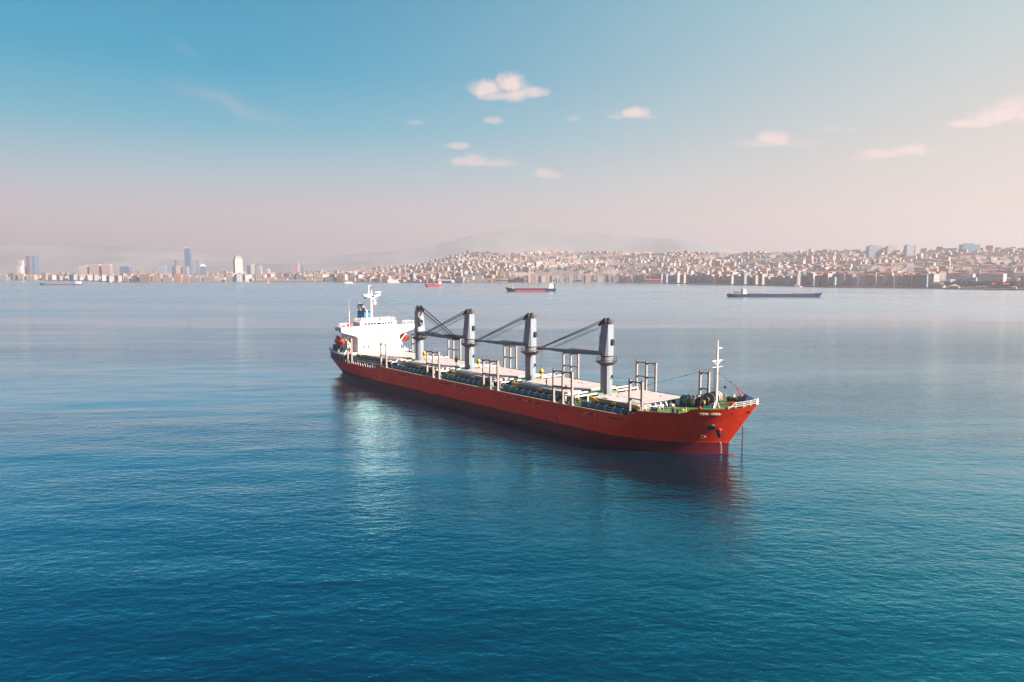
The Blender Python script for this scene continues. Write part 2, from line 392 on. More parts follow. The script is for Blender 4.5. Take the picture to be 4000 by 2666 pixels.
def hull():
    cols = []
    for k in range(24): cols.append(('s', k / 24))            # stern part x=-? .. -75
    xs = [-75 + i * 5 for i in range(18)] + [13]
    zs_f = [0, .1, .16, .22, .28, .34, .4, .46, .52, .58, .64, .7, .76, .82, .88, .94, 1]
    def column(kind, q):
        pts = []
        if kind == 's':
            def X(z): t2 = clamp(z / 6.5); return -(124.5 + 2.7 * t2) + q * ((124.5 + 2.7 * t2) - 75)
        elif kind == 'm':
            X = lambda z: q
        else:
            X = lambda z: 15 + (stem_x(z) - 15) * q
        zt = 7
        for _ in range(30): zt = G(X(zt))
        for f in zs_f:
            z = -2 + f * (zt + 2); x = X(z); pts.append((x, hw(x, z), z))
        return pts
    allc = []
    for k in range(40): allc.append(column('s', k / 40))
    for x in [-75 + 2.5 * i for i in range(36)]: allc.append(column('m', x))
    for bx in (-83.2, -84): allc.append(column('m', bx))
    allc = [c for c in allc]
    bq = sorted(set([0] + [round(1 - (1 - i / 40) ** 1.5, 4) for i in range(1, 41)] + [round((xb - 15) / (stem_x(G(xb)) - 15), 4) for xb in (17.5, 19.2, 20.2, 21.1, 26, 30, 30.9, 31.6, 36.5, 38)]))
    for q in bq: allc.append(column('b', q))
    allc.sort(key=lambda c: c[8][0])
    nz = len(zs_f); m = MB(); vv = []; ff = []
    nc = len(allc)
    for sgn in (1, -1):
        o = len(vv)
        for c in allc: vv += [(x, y * sgn, z) for x, y, z in c]
        for i in range(nc - 1):
            for j in range(nz - 1):
                a = o + i * nz + j; b = a + nz
                ff.append((a, b, b + 1, a + 1) if sgn > 0 else (a + 1, b + 1, b, a))
    h = nc * nz
    for j in range(nz - 1): ff.append((j, j + 1, h + j + 1, h + j))     # transom
    m.add(vv, ff)
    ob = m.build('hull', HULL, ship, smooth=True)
    bm = bmesh.new(); bm.from_mesh(ob.data); bmesh.ops.remove_doubles(bm, verts=bm.verts, dist=.004)
    bmesh.ops.recalc_face_normals(bm, faces=bm.faces); bm.to_mesh(ob.data); bm.free()
    return ob
HUL = hull()
# bulb breaking the surface
bulb = MB().ell((34.0, 0, -1.62), 3.4, 1.35, 1.75, 20, 12).build('bulbous_bow', mat('bulb_paint', (.30, .05, .07), .5, .15), HUL, smooth=True)
def hp(x, z, off=.03, side=-1):
    """point on the hull plating, side=-1 starboard"""
    y = hw(x, z); e = .1
    du = (hw(x + e, z) - hw(x - e, z)) / (2 * e); dzv = (hw(x, z + e) - hw(x, z - e)) / (2 * e)
    n = Vector((-du, 1, -dzv)).normalized()
    p = Vector((x, y, z)) + n * off
    return Vector((p.x, side * p.y, p.z)), Vector((n.x, side * n.y, n.z))
def deck_strip(m, x0, x1, zf, inset=.06, step=1.0, hullz=None, ymax=None):
    n = max(2, int((x1 - x0) / step)); vv = []; ff = []
    for i in range(n + 1):
        x = x0 + (x1 - x0) * i / n; z = zf(x); w = max(.02, hw(x, z) - inset)
        if ymax: w = min(w, ymax)
        vv += [(x, -w, z), (x, w, z)]
    for i in range(n): ff.append((2 * i, 2 * i + 2, 2 * i + 3, 2 * i + 1))
    m.add(vv, ff)
m = MB(); deck_strip(m, -83.5, 21.4, lambda x: 6.62); m.build('main_deck', mat('main_deck_shade_green', (.035, .12, .035), .7, .3, .5, stain=(.015, .03, .02), stain_amt=.8), ship)  # darker than the forecastle green: shade on the side deck is in the colour
m = MB(); deck_strip(m, -126.8, -83.5, lambda x: 5.6, .08); m.build('aft_lower_deck', DKGREEN, ship)
FD = lambda x: 8.40 + (x - 21.2) * .045
m = MB(); deck_strip(m, 21.25, 38.4, FD, .05, .5); m.build('forecastle_deck', GREEN, ship)
m = MB().box(21.12, 21.24, -12.9, 12.9, 6.63, 8.38); m.build('forecastle_bulkhead', WHITE, ship)
# gunwale cap
for sg in (1, -1):
    m = MB(); xs = [-83 + i * 2 for i in range(50)] + [17.5]
    for a, b in zip(xs, xs[1:]): m.bar((a, sg * 13.40, G(a) + .03), (b, sg * min(13.40, hw(b, G(b)) - .05), G(b) + .03), .26, .07)
    m.build('gunwale_cap', GUNW, ship)
for sg in (1, -1):
    m = MB(); xs = [21.3 + i * .5 for i in range(19)]
    for a, b in zip(xs, xs[1:]): m.bar((a, sg * (hw(a, G(a)) - .03), G(a) + .02), (b, sg * (hw(b, G(b)) - .03), G(b) + .02), .16, .08)
    m.build('forecastle_edge_bar', PALEY, ship)
# aft lower recess: inner trunk, edge line, stanchions
m = MB().box(-107, -83.6, -11.6, 11.6, 5.61, 6.9); m.build('aft_trunk', NAVY, ship)
m = MB()
for sg in (1, -1): m.bar((-104, sg * 11.65, 6.95), (-83.3, sg * 11.65, 6.95), .2, .12)
m.build('aft_trunk_edge', WHITE, ship)
for sg in (-1, 1):
    m = MB()
    for k in range(15):
        x = -107 + k * 1.62
        y = sg * (hw(x, 5.9) - .12); m.prism([(x, 5.9), (x + .55, 5.9), (x + .12, 7.0 - .15 * (k % 3)), (x, 7.0 - .15 * (k % 3))], 'y', y - .07, y + .07)
    each(m, 'bulwark_stay', GUNW, ship)
m = MB().box(-82.9, -82.3, -13.3, -12.6, 6.65, 7.7); m.build('deck_locker', REDP, ship)
# poop: recessed dark side, deck slab with white edge
m = MB(); vv = []; ff = []
xs = [-126.2 + i * .6 for i in range(33)]
def ring(x, z, ins): return hw(x, z) - ins
for x in xs: vv += [(x, -ring(x, 6, .5), 5.62), (x, -ring(x, 6.4, .35), 8.0), (x, ring(x, 6.4, .35), 8.0), (x, ring(x, 6, .5), 5.62)]
for i in range(len(xs) - 1):
    a = 4 * i; b = a + 4
    ff += [(a, b, b + 1, a + 1), (a + 1, b + 1, b + 2, a + 2), (a + 2, b + 2, b + 3, a + 3)]
ff += [(0, 1, 2, 3), tuple(4 * (len(xs) - 1) + k for k in (3, 2, 1, 0))]
m.add(vv, ff); poop = m.build('poop_block', TEAL, ship)
m = MB(); vv = []; ff = []
xs = [-127.0 + i * .6 for i in range(33)] + [-107.2]
for x in xs:
    w = hw(x, 6.5) - .02; vv += [(x, -w, 8.02), (x, -w, 8.38), (x, w, 8.38), (x, w, 8.02)]
for i in range(len(xs) - 1):
    a = 4 * i; b = a + 4
    ff += [(a, b, b + 1, a + 1), (a + 1, b + 1, b + 2, a + 2), (a + 2, b + 2, b + 3, a + 3), (a + 3, b + 3, b, a)]
ff += [(0, 1, 2, 3), tuple(4 * (len(xs) - 1) + k for k in (3, 2, 1, 0))]
m.add(vv, ff); m.build('poop_deck', WHITE, ship)
for sg in (-1, 1):
    m = MB(); pts = [(x, sg * (hw(x, 6.5) - .3), 8.38) for x in xs[::4]]
    rail(m, pts, 1.0, 1.6, .03); m.build('poop_railing', RAILB if sg < 0 else WHITE, ship)  # starboard rail takes the shade tint, port rail stays white
m = MB()
for x, z in ((-124.6, 7.2), (-121.5, 7.35), (-118.6, 7.35), (-122.5, 6.4), (-119.4, 6.3), (-114.8, 7.2)):
    y = -(hw(x, 6.4) - .33); m.box(x, x + .7, y - .06, y + .05, z - .28, z + .28)
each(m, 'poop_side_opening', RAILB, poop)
m = MB().box(-112.4, -112.0, -12.2, -11.7, 5.62, 8.01).box(-108.6, -108.4, -12.9, -12.5, 5.62, 8.01); each(m, 'poop_pillar', PALEY, ship)
MB().box(-126.2, -122.5, -8.2, -4.2, 8.39, 10.1).build('poop_winch_house', NAVY, ship, bevel=.08)
m = MB().tube([(-121, -9.4, 9.3), (-118, -9.4, 9.3)], .75, 14).box(-121.3, -117.8, -10, -8.8, 8.39, 8.7); m.build('aft_mooring_winch', BROWN, ship)
for x, y in ((-116.5, -10.4), (-117.4, -10.4)): MB().tube([(x, y, 8.39), (x, y, 9.5)], .22, 10).build('bollard', WHITE, ship)

# hull markings
def strip_on_hull(m, pts, w, off=.05):
    P = [hp(x, z, off)[0] for x, z in pts]
    for a, b in zip(P, P[1:]): m.bar(a, b, .05, w, up=(0, 0, 1))
m = MB(); strip_on_hull(m, [(30.2, 3.52), (30.8, 3.50), (31.0, 3.72), (30.85, 3.98), (30.45, 3.98)], .08); strip_on_hull(m, [(30.45, 3.98), (30.75, 4.5)], .07)
m.build('bulbous_bow_mark', GUNW, HUL)
m = MB()
for k in range(12):
    z = .25 + k * .21
    a = hp(32.36, z, .04)[0]; b = hp(32.36 - (.14 if k % 3 else .26), z, .04)[0]; m.bar(a, b, .04, .08)
each(m, 'draught_mark', GUNW, HUL)
m = MB()
for z0, z1 in ((3.55, 4.05),): strip_on_hull(m, [(-1.3, z0), (-1.3, z1)], .1); strip_on_hull(m, [(-1.15, z0), (-1.15, z1)], .1)
for z0, z1 in ((3.5, 4.0),): strip_on_hull(m, [(-82.5, z0), (-82.5, z1)], .1); strip_on_hull(m, [(-82.35, z0), (-82.35, z1)], .1)
each(m, 'tug_push_mark', ROPEP, HUL)
# long scupper slots with dark and yellow pieces
for i, (a, b) in enumerate(((-82.2, -79.9), (-74.3, -63), (-49.9, -35.8), (-20.5, -7.9), (6.2, 11.4), (13.3, 17.4))):
    r2 = random.Random(i * 5 + 3)
    m = MB(); mY = MB(); x = a
    while x < b:
        L = r2.uniform(.5, 1.6); x2 = min(b, x + L); z = 5.86 if i < 5 else 6.05
        gap = r2.random()
        if gap < (.85 if i < 4 else .35): m.bar(hp(x, z, .02)[0], hp(x2, z, .02)[0], .05, .20 + .1 * r2.random())
        if gap > (.55 if i < 4 else .3): mY.bar(hp(x + .1, z + .02, .05)[0], hp(max(x + .3, x2 - .3), z + .02, .05)[0], .05, .17)
        x = x2
    if m.v: each(m, 'scupper_slot', DARK, HUL)
    if mY.v: each(mY, 'scupper_fitting', PALEY, HUL)
m = MB()
for a, b in ((-33.0, -29.5), (-27.5, -22.7), (-61, -57.5), (-55.5, -52), (-5.4, -3.4), (-2.6, 1.2), (2, 3.6)): m.bar(hp(a, 5.9, .02)[0], hp(b, 5.9, .02)[0], .04, .07)
each(m, 'rubbing_strip', RUST, HUL)
# chocks with pale rims
def chock(xa, xb, z):
    P = []; n = 20
    for k in range(n):
        a = 2 * math.pi * k / n; cx = (xa + xb) / 2; hl_ = (xb - xa) / 2
        ux = math.copysign(abs(math.cos(a)) ** .5, math.cos(a)) * hl_; uz = math.copysign(abs(math.sin(a)) ** .8, math.sin(a)) * .22
        P.append((cx + ux, z + uz))
    rim = MB(); pp = [hp(x, zz, .06)[0] for x, zz in P]
    for a, b in zip(pp, pp[1:] + pp[:1]): rim.bar(a, b, .08, .08)
    o = rim.build('mooring_chock', PALEY, HUL)
    f = MB(); f.add([hp(x, zz, .03)[0] for x, zz in P], [tuple(range(n))]); f.build('chock_opening', DARK, o)
    g = MB(); w = (xb - xa)
    for q, s_ in ((.22, .05), (.45, .14), (.62, .05), (.8, .10)):
        c = hp(xa + w * q, z + .02, .07)[0]; d = hp(xa + w * q + .16, z + .02, .07)[0]; g.bar(c, d, .04, .14 + s_)
    each(g, 'chock_roller', WHITE, o)
chock(32.35, 33.55, 8.98); chock(33.85, 34.95, 8.98)
m = MB(); c, n = hp(37.8, 9.25, .03); m.tube([c - n * .05, c + n * .06], .28, 12); m.build('bow_fairlead', DARK, HUL)
# anchor in its pocket
m = MB(); c, n = hp(32.6, 5.95, .0)
m.tube([c - n * .2, c + n * .22], 1.0, 18, .7); m.build('anchor_pocket', DARK, HUL, smooth=True)
c, n = hp(33.2, 5.7, .25)
m = MB(); m.tube([c, c + n * .9 + Vector((.2, 0, -.1))], .35, 10); m.bar(c + n * .7 + Vector((-.4, 0, .35)), c + n * .7 + Vector((.25, 0, -1.1)), .5, .45); m.bar(c + n * .8 + Vector((-.5, .3, -.2)), c + n * .8 + Vector((.6, -.3, -.5)), .35, .8)
anc = m.build('anchor', DARK, ship, bevel=.06)
m = MB(); m.ell(c + n * .75 + Vector((.15, 0, .5)), .5, .45, .3); m.build('anchor_crown', REDP, anc, smooth=True)
# anchor chain from the port hawse straight into the water
m = MB(); z = 5.4; k = 0
while z > -.8:
    x, y = 34.87, 2.05
    pts = []
    for t in range(12):
        a = 2 * math.pi * t / 12; lx = math.cos(a) * .13; lz = math.sin(a) * .26
        pts.append((x + (lx if k % 2 else 0), y + (0 if k % 2 else lx), z + lz))
    pts.append(pts[0]); m.tube(pts, .06, 5, cap=False); z -= .38; k += 1
m.build('anchor_chain', BROWN, ship)

# ---------------- stanchion frames
def frame(posts, side, base=6.63, top=14.2, mid=10.55, hpost=.42):
    x0 = posts[0]; y = side * (13.25 if x0 < 15 else 12.45)

    m = MB()
    for z, h in ((top - .25, .22), (mid, .2)):
        m.bar((posts[0] + .15, y, z), (posts[-1] - .15, y, z), .2, h)
    m.bar((posts[0], y, mid), (posts[0], y, top - .2), .12)
    for i, x in enumerate(posts):                              # gussets
        for z in (top - .35, mid - .1):
            for d in (-1, 1):
                if (i == 0 and d < 0) or (i == len(posts) - 1 and d > 0): continue
                m.prism([(x + d * .18, z), (x + d * .62, z), (x + d * .18, z - .5)], 'y', y - .04, y + .04)
    fo = m.build('stanchion_frame', BROWN, ship)
    for x in posts:
        p = MB(); s_ = hpost / 2
        p.box(x - s_, x - s_ * .35, y - .24, y + .24, base, top)
        p.box(x - s_ * .35, x + s_ * .35, y - .17, y + .17, base, top - .03)
        p.box(x + s_ * .35, x + s_, y - .24, y + .24, base, top)
        p.box(x - s_ - .14, x + s_ + .14, y - .34, y + .34, base, base + .5)
        p.build('stanchion_post', POST, fo)
        q = MB().box(x - .16, x + .16, y - .2, y + .2, top, top + .22); q.build('post_cap', RUST, fo)
for ps in ((-104.3, -101.5), (-81.9, -78.7), (-55.8, -52.8, -49.8), (-29.6, -26.7, -23.8), (-3.5, -.5, 2.44), (18.3, 21.5)):
    frame(ps, -1, base=6.63 if ps[0] > -84 else 5.62)
for ps in ((-107, -104.2), (-84.3, -81.4, -77.4), (-54.5, -51.7, -48.9), (-28.6, -25.7, -22.9), (-2.4, .6, 3.54)):
    frame(ps, 1, base=5.62 if ps[0] < -84 else 6.63)
frame((16.9, 19.2), 1, top=13.7, mid=9.9)

# ---------------- hatches
def hatch(xa, xb, seed):
    """xa aft end, xb forward end (local x)"""
    L = xb - xa; r2 = random.Random(seed)
    co_ = MB().box(xa + .5, xb - .5, -7.6, 7.6, 6.63, 7.45)
    for k in range(int(L / 1.5)):
        x = xa + 1 + k * 1.5
        for sg in (-1, 1): co_.prism([(sg * 7.6, 6.63), (sg * 8.15, 6.63), (sg * 8.15, 7.3), (sg * 7.6, 7.4)], 'x', x, x + .08)
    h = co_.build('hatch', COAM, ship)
    n = 4; c = MB()
    for i in range(n):
        a = xa + L * i / n + .04; b = xa + L * (i + 1) / n - .04
        c.add([(a, -8, 7.62), (b, -8, 7.62), (b, 8, 7.62), (a, 8, 7.62), (a, -8, 8.30), (b, -8, 8.30), (b, 8, 8.30), (a, 8, 8.30), (a, 0, 8.42), (b, 0, 8.42), (a, 0, 7.62), (b, 0, 7.62)],
              [(0, 1, 11, 10), (10, 11, 2, 3), (4, 5, 9, 8), (8, 9, 6, 7), (0, 1, 5, 4), (3, 2, 6, 7), (0, 4, 8, 10), (10, 8, 7, 3), (1, 5, 9, 11), (11, 9, 6, 2)])
    c.build('hatch_cover', HATCH, h)
    for i in range(1, n):
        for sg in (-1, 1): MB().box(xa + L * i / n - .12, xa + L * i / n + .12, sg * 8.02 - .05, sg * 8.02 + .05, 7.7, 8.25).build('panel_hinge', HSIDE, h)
    for sg in (-1, 1):
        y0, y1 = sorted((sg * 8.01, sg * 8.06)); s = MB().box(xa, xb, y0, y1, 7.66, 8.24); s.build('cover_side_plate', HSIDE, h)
        y0, y1 = sorted((sg * 7.9, sg * 8.3)); s = MB().box(xa + .2, xb - .2, y0, y1, 7.46, 7.56); s.build('coaming_rim', YEL, h)
        y0, y1 = sorted((sg * 8.10, sg * 8.40))
        MB().prism([(xa - .6, 7.58), (xa + 4.4, 7.58), (xa + 2.2, 7.85), (xa + .2, 8.40), (xa - .6, 8.45)], 'y', y0, y1).build('folding_bracket', YEL, h)
        MB().prism([(xb - 2.6, 7.58), (xb + .9, 7.58), (xb + .9, 8.1), (xb + .4, 8.25), (xb - 1.0, 8.1)], 'y', y0, y1).build('folding_bracket', YEL, h)
        MB().box(xa + L * .46, xa + L * .46 + 1.3, y0, y1 + .02, 7.60, 8.0).build('yellow_bracket', YEL, h)
        # rail alongside
        g0, g1 = sorted((sg * 11.05, sg * 11.12))
        MB().box(xa - .2, xb + .2, g0, g1, 6.63, 7.72).build('added_shade_plate', COAM, h)  # added plate, stands for the dark shaded band beside the hatch
        g = MB(); y = sg * 11.75; xs_ = [xa + .2 + k * 2.35 for k in range(int((L - .4) / 2.35) + 1)]
        for x in xs_:
            g.tube([(x, y, 6.63), (x, y, 7.45), (x + .15, y - sg * .15, 7.8), (x + .35, y - sg * .62, 7.95)], .06, 6)
        for z in (7.1, 7.62): g.bar((xs_[0], y, z), (xs_[-1], y, z), .085)
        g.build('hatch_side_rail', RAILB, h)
        # pipes on deck beside the coaming
        p = MB()
        for q, zz in ((9.0, 6.8), (9.35, 6.8), (9.7, 6.85)): p.tube([(xa, sg * q, zz), (xb, sg * q, zz)], .1, 6)
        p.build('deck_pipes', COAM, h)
    e = MB().box(xb + .01, xb + .06, -7.7, 7.7, 7.66, 8.2); e.build('cover_end_plate', mat('hatch_end_grey', (.3, .33, .38), .5, .1), h)
    # small fittings on the cover
    f = MB()
    for _ in range(9):
        x = r2.uniform(xa + 1, xb - 1); y = r2.choice((-7.6, 7.6, -3.9, 3.9)); f.box(x, x + .35, y, y + .25, 8.30, 8.50)
    f.build('lashing_point', RUST, h)
    return h
for i, (xa, xb) in enumerate(((-106.3, -85.4), (-77.6, -58.4), (-50.6, -31.4), (-23.6, -4.4), (3.4, 16.6))): hatch(xa, xb, i)

# ---------------- mast houses, cross-deck frames and clutter between hatches
for i, xc in enumerate((0, -27, -54, -81)):
    MB().box(xc - 2.6, xc + .6, -3.2, 3.2, 6.63, 8.05).build('mast_house', CRANE, ship)
    MB().box(xc - 2.75, xc + .75, -3.35, 3.35, 8.06, 8.16).build('mast_house_roof', mat('light_green_paint', (.16, .42, .12), .6, .15), ship)
    for sg in (-1, 1):
        m = MB()
        for xx in (xc - 2.6, xc + .4): m.bar((xx, sg * 3.5, 8.2), (xx, sg * 10.6, 8.2), .42, .34)
        for xx, yy in ((xc - 2.6, 10.4), (xc + .4, 10.4), (xc - 2.6, 6.4), (xc + .4, 6.4)): m.bar((xx, sg * yy, 6.63), (xx, sg * yy, 8.03), .3)
        m.bar((xc - 2.4, sg * 10.6, 8.2), (xc + .2, sg * 10.6, 8.2), .3, .3); m.build('cover_stowage_frame', WHITE, ship, bevel=.05)
        r2 = random.Random(i * 7 + sg)
        for k in range(5):
            x = xc + r2.uniform(-3.4, 1.6); y = sg * r2.uniform(8.7, 12.2); w = r2.uniform(.25, .6); h = r2.uniform(.35, 1.0)
            q = MB(); ty = r2.randrange(3)
            if ty == 0: q.box(x - w, x + w, y - w, y + w, 6.63, 6.63 + h)
            elif ty == 1: q.lathe([(w * .5, 6.63), (w * .5, 6.63 + h * .6), (w * .9, 6.63 + h * .75), (w * .8, 6.63 + h), (.05, 6.63 + h * 1.1)], (x, y), 12)
            else: q.tube([(x - w, y, 6.9), (x + w, y, 6.9)], .26, 10).box(x - w, x + w, y - .1, y + .1, 6.63, 6.8)
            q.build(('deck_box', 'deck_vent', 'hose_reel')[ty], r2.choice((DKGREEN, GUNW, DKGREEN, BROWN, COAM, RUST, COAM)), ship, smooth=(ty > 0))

# ---------------- deck cranes (local +x is the jib direction)
def deck_crane():
    ped = MB(); ped.lathe([(1.38, 6.63), (1.38, 14.4), (1.45, 14.45)], seg=36)
    cr = ped.build('deck_crane', CRANE, ship, smooth=True)
    MB().lathe([(1.45, 14.5), (2.48, 15.15), (2.48, 15.25), (1.4, 15.25)], seg=36).build('crane_platform', BROWN, cr, smooth=True)
    MB().lathe([(1.42, 15.25), (1.42, 16.4)], seg=36).build('slewing_collar', CRANE, cr, smooth=True)
    MB().lathe([(1.3, 16.4), (1.3, 16.68)], seg=36).build('slewing_ring', DARK, cr, smooth=True)
    g = MB(); n = 18
    pts = [(2.4 * math.cos(2 * math.pi * k / n), 2.4 * math.sin(2 * math.pi * k / n), 15.28) for k in range(n + 1)]
    for a, b in zip(pts, pts[1:]):
        for q in (1, .5): g.bar((a[0], a[1], 15.28 + q), (b[0], b[1], 15.28 + q), .05)
    for p in pts[::2]: g.bar(p, (p[0], p[1], 16.28), .06)
    g.build('platform_railing', WIRE, cr)
    # housing: tapered, chamfered back corners that vanish towards the top
    zb, zt = 16.68, 23.85
    def lvl(z, back, front, w, ch, cf): return [(-back + ch, -w, z), (-back, -w + ch, z), (-back, w - ch, z), (-back + ch, w, z), (front - cf, w, z), (front, w - cf, z), (front, -w + cf, z), (front - cf, -w, z)]
    A = lvl(zb, 1.35, 1.6, 1.38, .52, .15); B = lvl(zt, 1.25, .95, .92, .02, .08)
    h = MB(); h.add(A + B, [tuple(reversed(range(8))), tuple(range(8, 16))] + [(i, (i + 1) % 8, 8 + (i + 1) % 8, 8 + i) for i in range(8)])
    ho = h.build('crane_housing', CRANE, cr)
    # fittings on the back and front
    MB().prism([(-1.3, 19.1), (-1.7, 19.15), (-1.8, 19.4), (-1.8, 20.1), (-1.6, 20.35), (-1.27, 20.4)], 'y', -.75, -.05).build('ventilation_hood', DARK, cr)
    MB().box(-1.62, -1.3, -.74, -.06, 20.38, 20.5).build('hood_cover', BROWN, cr)
    c = MB().prism([(1.2, 19.5), (2.2, 19.5), (2.3, 19.65), (2.25, 21.0), (2.0, 21.5), (1.0, 21.5)], 'y', -.95, .15)
    cb = c.build('operator_cab', CRANE, cr)
    MB().box(2.26, 2.34, -.82, .02, 19.85, 20.95).build('cab_window', GLASS, cb)
    MB().box(1.6, 2.15, .15, .19, 19.9, 20.9).build('cab_window', GLASS, cb)
    MB().box(1.6, 2.15, -.99, -.95, 19.9, 20.9).build('cab_window', GLASS, cb)
    MB().box(.98, 1.14, -.4, .2, 22.2, 22.8).build('housing_hatch', BROWN, cr)
    MB().box(1.5, 2.6, -1.05, .25, 19.40, 19.48).build('cab_step', WIRE, cr)
    # head sheaves and top platform
    hd = MB()
    for y in (-.6, .6): hd.prism([(-.35, 23.87), (.9, 23.87), (1.9, 23.3), (1.9, 23.7), (1.3, 24.5), (.1, 25.35), (-.2, 25.0)], 'y', y - .27, y + .27)
    hd.build('head_sheave_frame', DARK, cr)
    sv = MB()
    for y in (-.3, 0, .3): sv.tube([(-.3, y - .1, 24.2), (-.3, y + .1, 24.2)], .42, 14)
    sv.build('head_sheave', BROWN, cr)
    tp = MB(); rail(tp, [(-1.2, -.85, 23.87), (-1.2, .85, 23.87), (-.5, .85, 23.87)], .9, .8, .03); rail(tp, [(-1.2, -.85, 23.87), (-.5, -.85, 23.87)], .9, .8, .03)
    tp.build('top_railing', WIRE, cr)
    # ladder trunk down the pedestal, floodlight bracket
    MB().box(-1.35, -1.1, .78, 1.2, 8.2, 14.4).build('cable_trunk', mat('trunk_grey', (.2, .24, .28), .5, .1), cr)
    MB().prism([(-1.3, 11.9), (-1.9, 11.5), (-1.9, 11.75), (-1.3, 12.3)], 'y', -.5, -.1).build('floodlight', DARK, cr)
    # jib: two box girders that meet at the tip
    j = MB(); L = 23.0
    tipz = 16.45; rootz = 17.15
    for sg in (-1, 1):
        prof = [(0, 0), (.12, .12), (.45, .42), (.62, .36), (.8, .25), (1, .1)]
        P = []
        n = 14
        for k in range(n + 1):
            t = k / n; x = .3 + L * t; y = sg * (1.55 - 1.05 * t ** .8); z = rootz + (tipz - rootz) * t
            hgt = .16 + .38 * math.sin(math.pi * min(1, t * 1.05 + .12)) ** .7 if t < .92 else .38
            P.append((x, y, z, hgt))
        vv = []; ff = []
        for (x, y, z, hg) in P: vv += [(x, y - .17, z + .22), (x, y + .17, z + .22), (x, y + .17, z + .22 - hg - .2), (x, y - .17, z + .22 - hg - .2)]
        for k in range(n):
            a = 4 * k; b = a + 4
            ff += [(a, a + 1, b + 1, b), (a + 1, a + 2, b + 2, b + 1), (a + 2, a + 3, b + 3, b + 2), (a + 3, a, b, b + 3)]
        ff += [(0, 1, 2, 3), (4 * n + 3, 4 * n + 2, 4 * n + 1, 4 * n)]
        j.add(vv, ff)
    for t in (.1, .25, .4, .55, .7, .85):
        x = .3 + L * t; y = 1.55 - 1.05 * t ** .8; z = rootz + (tipz - rootz) * t
        j.bar((x, -y, z), (x, y, z), .16)
        t2 = t + .15; x2 = .3 + L * t2; y2 = 1.55 - 1.05 * min(1, t2) ** .8; j.bar((x, -y, z), (x2, y2, rootz + (tipz - rootz) * t2), .1)
    ji = j.build('jib', mat('jib_paint', (.11, .18, .25), .5, .1, stain=(.3, .14, .08), stain_amt=.3), cr)
    k_ = MB().box(L - .9, L + .55, -.75, .75, 16.15, 16.75)
    for y in (-.45, .45): k_.tube([(L + .1, y - .12, 16.55), (L + .1, y + .12, 16.55)], .42, 12)
    k_.build('jib_tip_sheave', RUST, cr)
    m = MB().box(2.4, 12, -.8, .8, 17.30, 17.36); m.build('jib_walkway', BROWN, cr)
    w = MB()
    for y, y2 in ((-.95, -.6), (-.8, -.45), (-.62, -.3), (.62, .3), (.8, .45), (.95, .6)):
        w.tube([(1.3, y, 24.6), (L - .6, y2, 16.8)], .045, 5)
    for y, y2 in ((-.7, -.5), (.7, .5)):
        w.tube([(1.5, y, 24.2), (L - .8, y2, 16.8)], .04, 5); w.tube([(1.2, y, 23.6), (L - 4.0, y2, 16.9)], .035, 5); w.tube([(1.4, y * .6, 23.2), (L - 5.2, y2 * .8, 17.0)], .03, 5)
    w.build('luffing_wires', WIRE, cr)
    w = MB()
    for y in (-.35, .35): w.tube([(L - .4, y, 16.2), (L - .4, y * .5, 11.3)], .03, 5)
    w.build('hoist_wires', WIRE, cr)
    hb = MB().prism([(L - .75, 10.9), (L - .95, 10.5), (L - .8, 10.0), (L - .55, 9.6), (L - .25, 9.6), (L, 10.0), (L + .15, 10.5), (L - .05, 10.9), (L - .3, 11.2), (L - .5, 11.2)], 'y', -.32, .32)
    hk = hb.build('hook_block', YEL, cr)
    MB().box(L - .98, L + .18, -.35, .35, 10.28, 10.46).build('hook_block_band', DARK, hk)
    MB().tube([(L - .4, 0, 9.6), (L - .4, 0, 9.1), (L - .25, 0, 8.8), (L - .4, 0, 8.55), (L - .6, 0, 8.7)], .09, 6).build('cargo_hook', REDP, hk)
    return cr
cr0 = deck_crane()
cr0['group'] = 'deck cranes of the bulk carrier'
for i, (xc, rot, lab) in enumerate(((0, 180, 'foremost deck crane, jib pointing aft'), (-27, 180, 'second deck crane from the bow, jib pointing aft'), (-54, 182.5, 'third deck crane from the bow, jib crossing the aftmost one'), (-81, -4.0, 'aftmost deck crane beside the white house, jib pointing forward'))):
    o = cr0 if i == 0 else copy_tree(cr0, ship)
    o.location = (xc, 0, 0); o.rotation_euler = (0, 0, R(rot)); o['label'] = lab

# ---------------- superstructure
prof = [(-8.05, 8.2), (8.05, 8.2), (8.05, 13.5), (8.25, 13.95), (8.9, 14.3), (13.9, 15.75), (14.1, 16.1), (14.15, 17.5), (-14.15, 17.5), (-14.1, 16.1), (-13.9, 15.75), (-8.9, 14.3), (-8.25, 13.95), (-8.05, 13.5)]
sup = MB().prism(prof, 'x', -107.0, -108.9)
sup.box(-119.5, -108.9, -8.0, 8.0, 8.39, 17.3)
SUP = sup.build('superstructure', WHITE, ship)

for a, b in ((-14.1, -8.05), (8.05, 14.1)): MB().box(-111.6, -108.92, a, b, 16.2, 16.35).build('bridge_wing_deck', WHITE, SUP)
m = MB()
for sg in (-1, 1):
    y0, y1 = sorted((sg * 14.1, sg * 14.0)); m.box(-111.6, -108.92, y0, y1, 16.36, 17.4)
m.build('bridge_wing_end', WHITE, SUP)
for sg in (-1, 1):
    m = MB(); rail(m, [(-107.3, sg * 14, 17.52), (-107.3, sg * 10.9, 17.52)], 1.15, 1.5, .07, (1,)); rail(m, [(-107.3, sg * 14, 17.52), (-109.6, sg * 14, 17.52), (-109.6, sg * 10.9, 17.52)], 1.15, 1.5, .06, (1, .5))
    m.build('wing_rail_cage', WHITE, SUP)
MB().box(-107.4, -106.98, -14.35, -13.95, 15.75, 16.1).build('side_light', DARK, SUP)
MB().box(-107.4, -106.98, 13.95, 14.35, 15.75, 16.1).build('side_light', REDP, SUP)

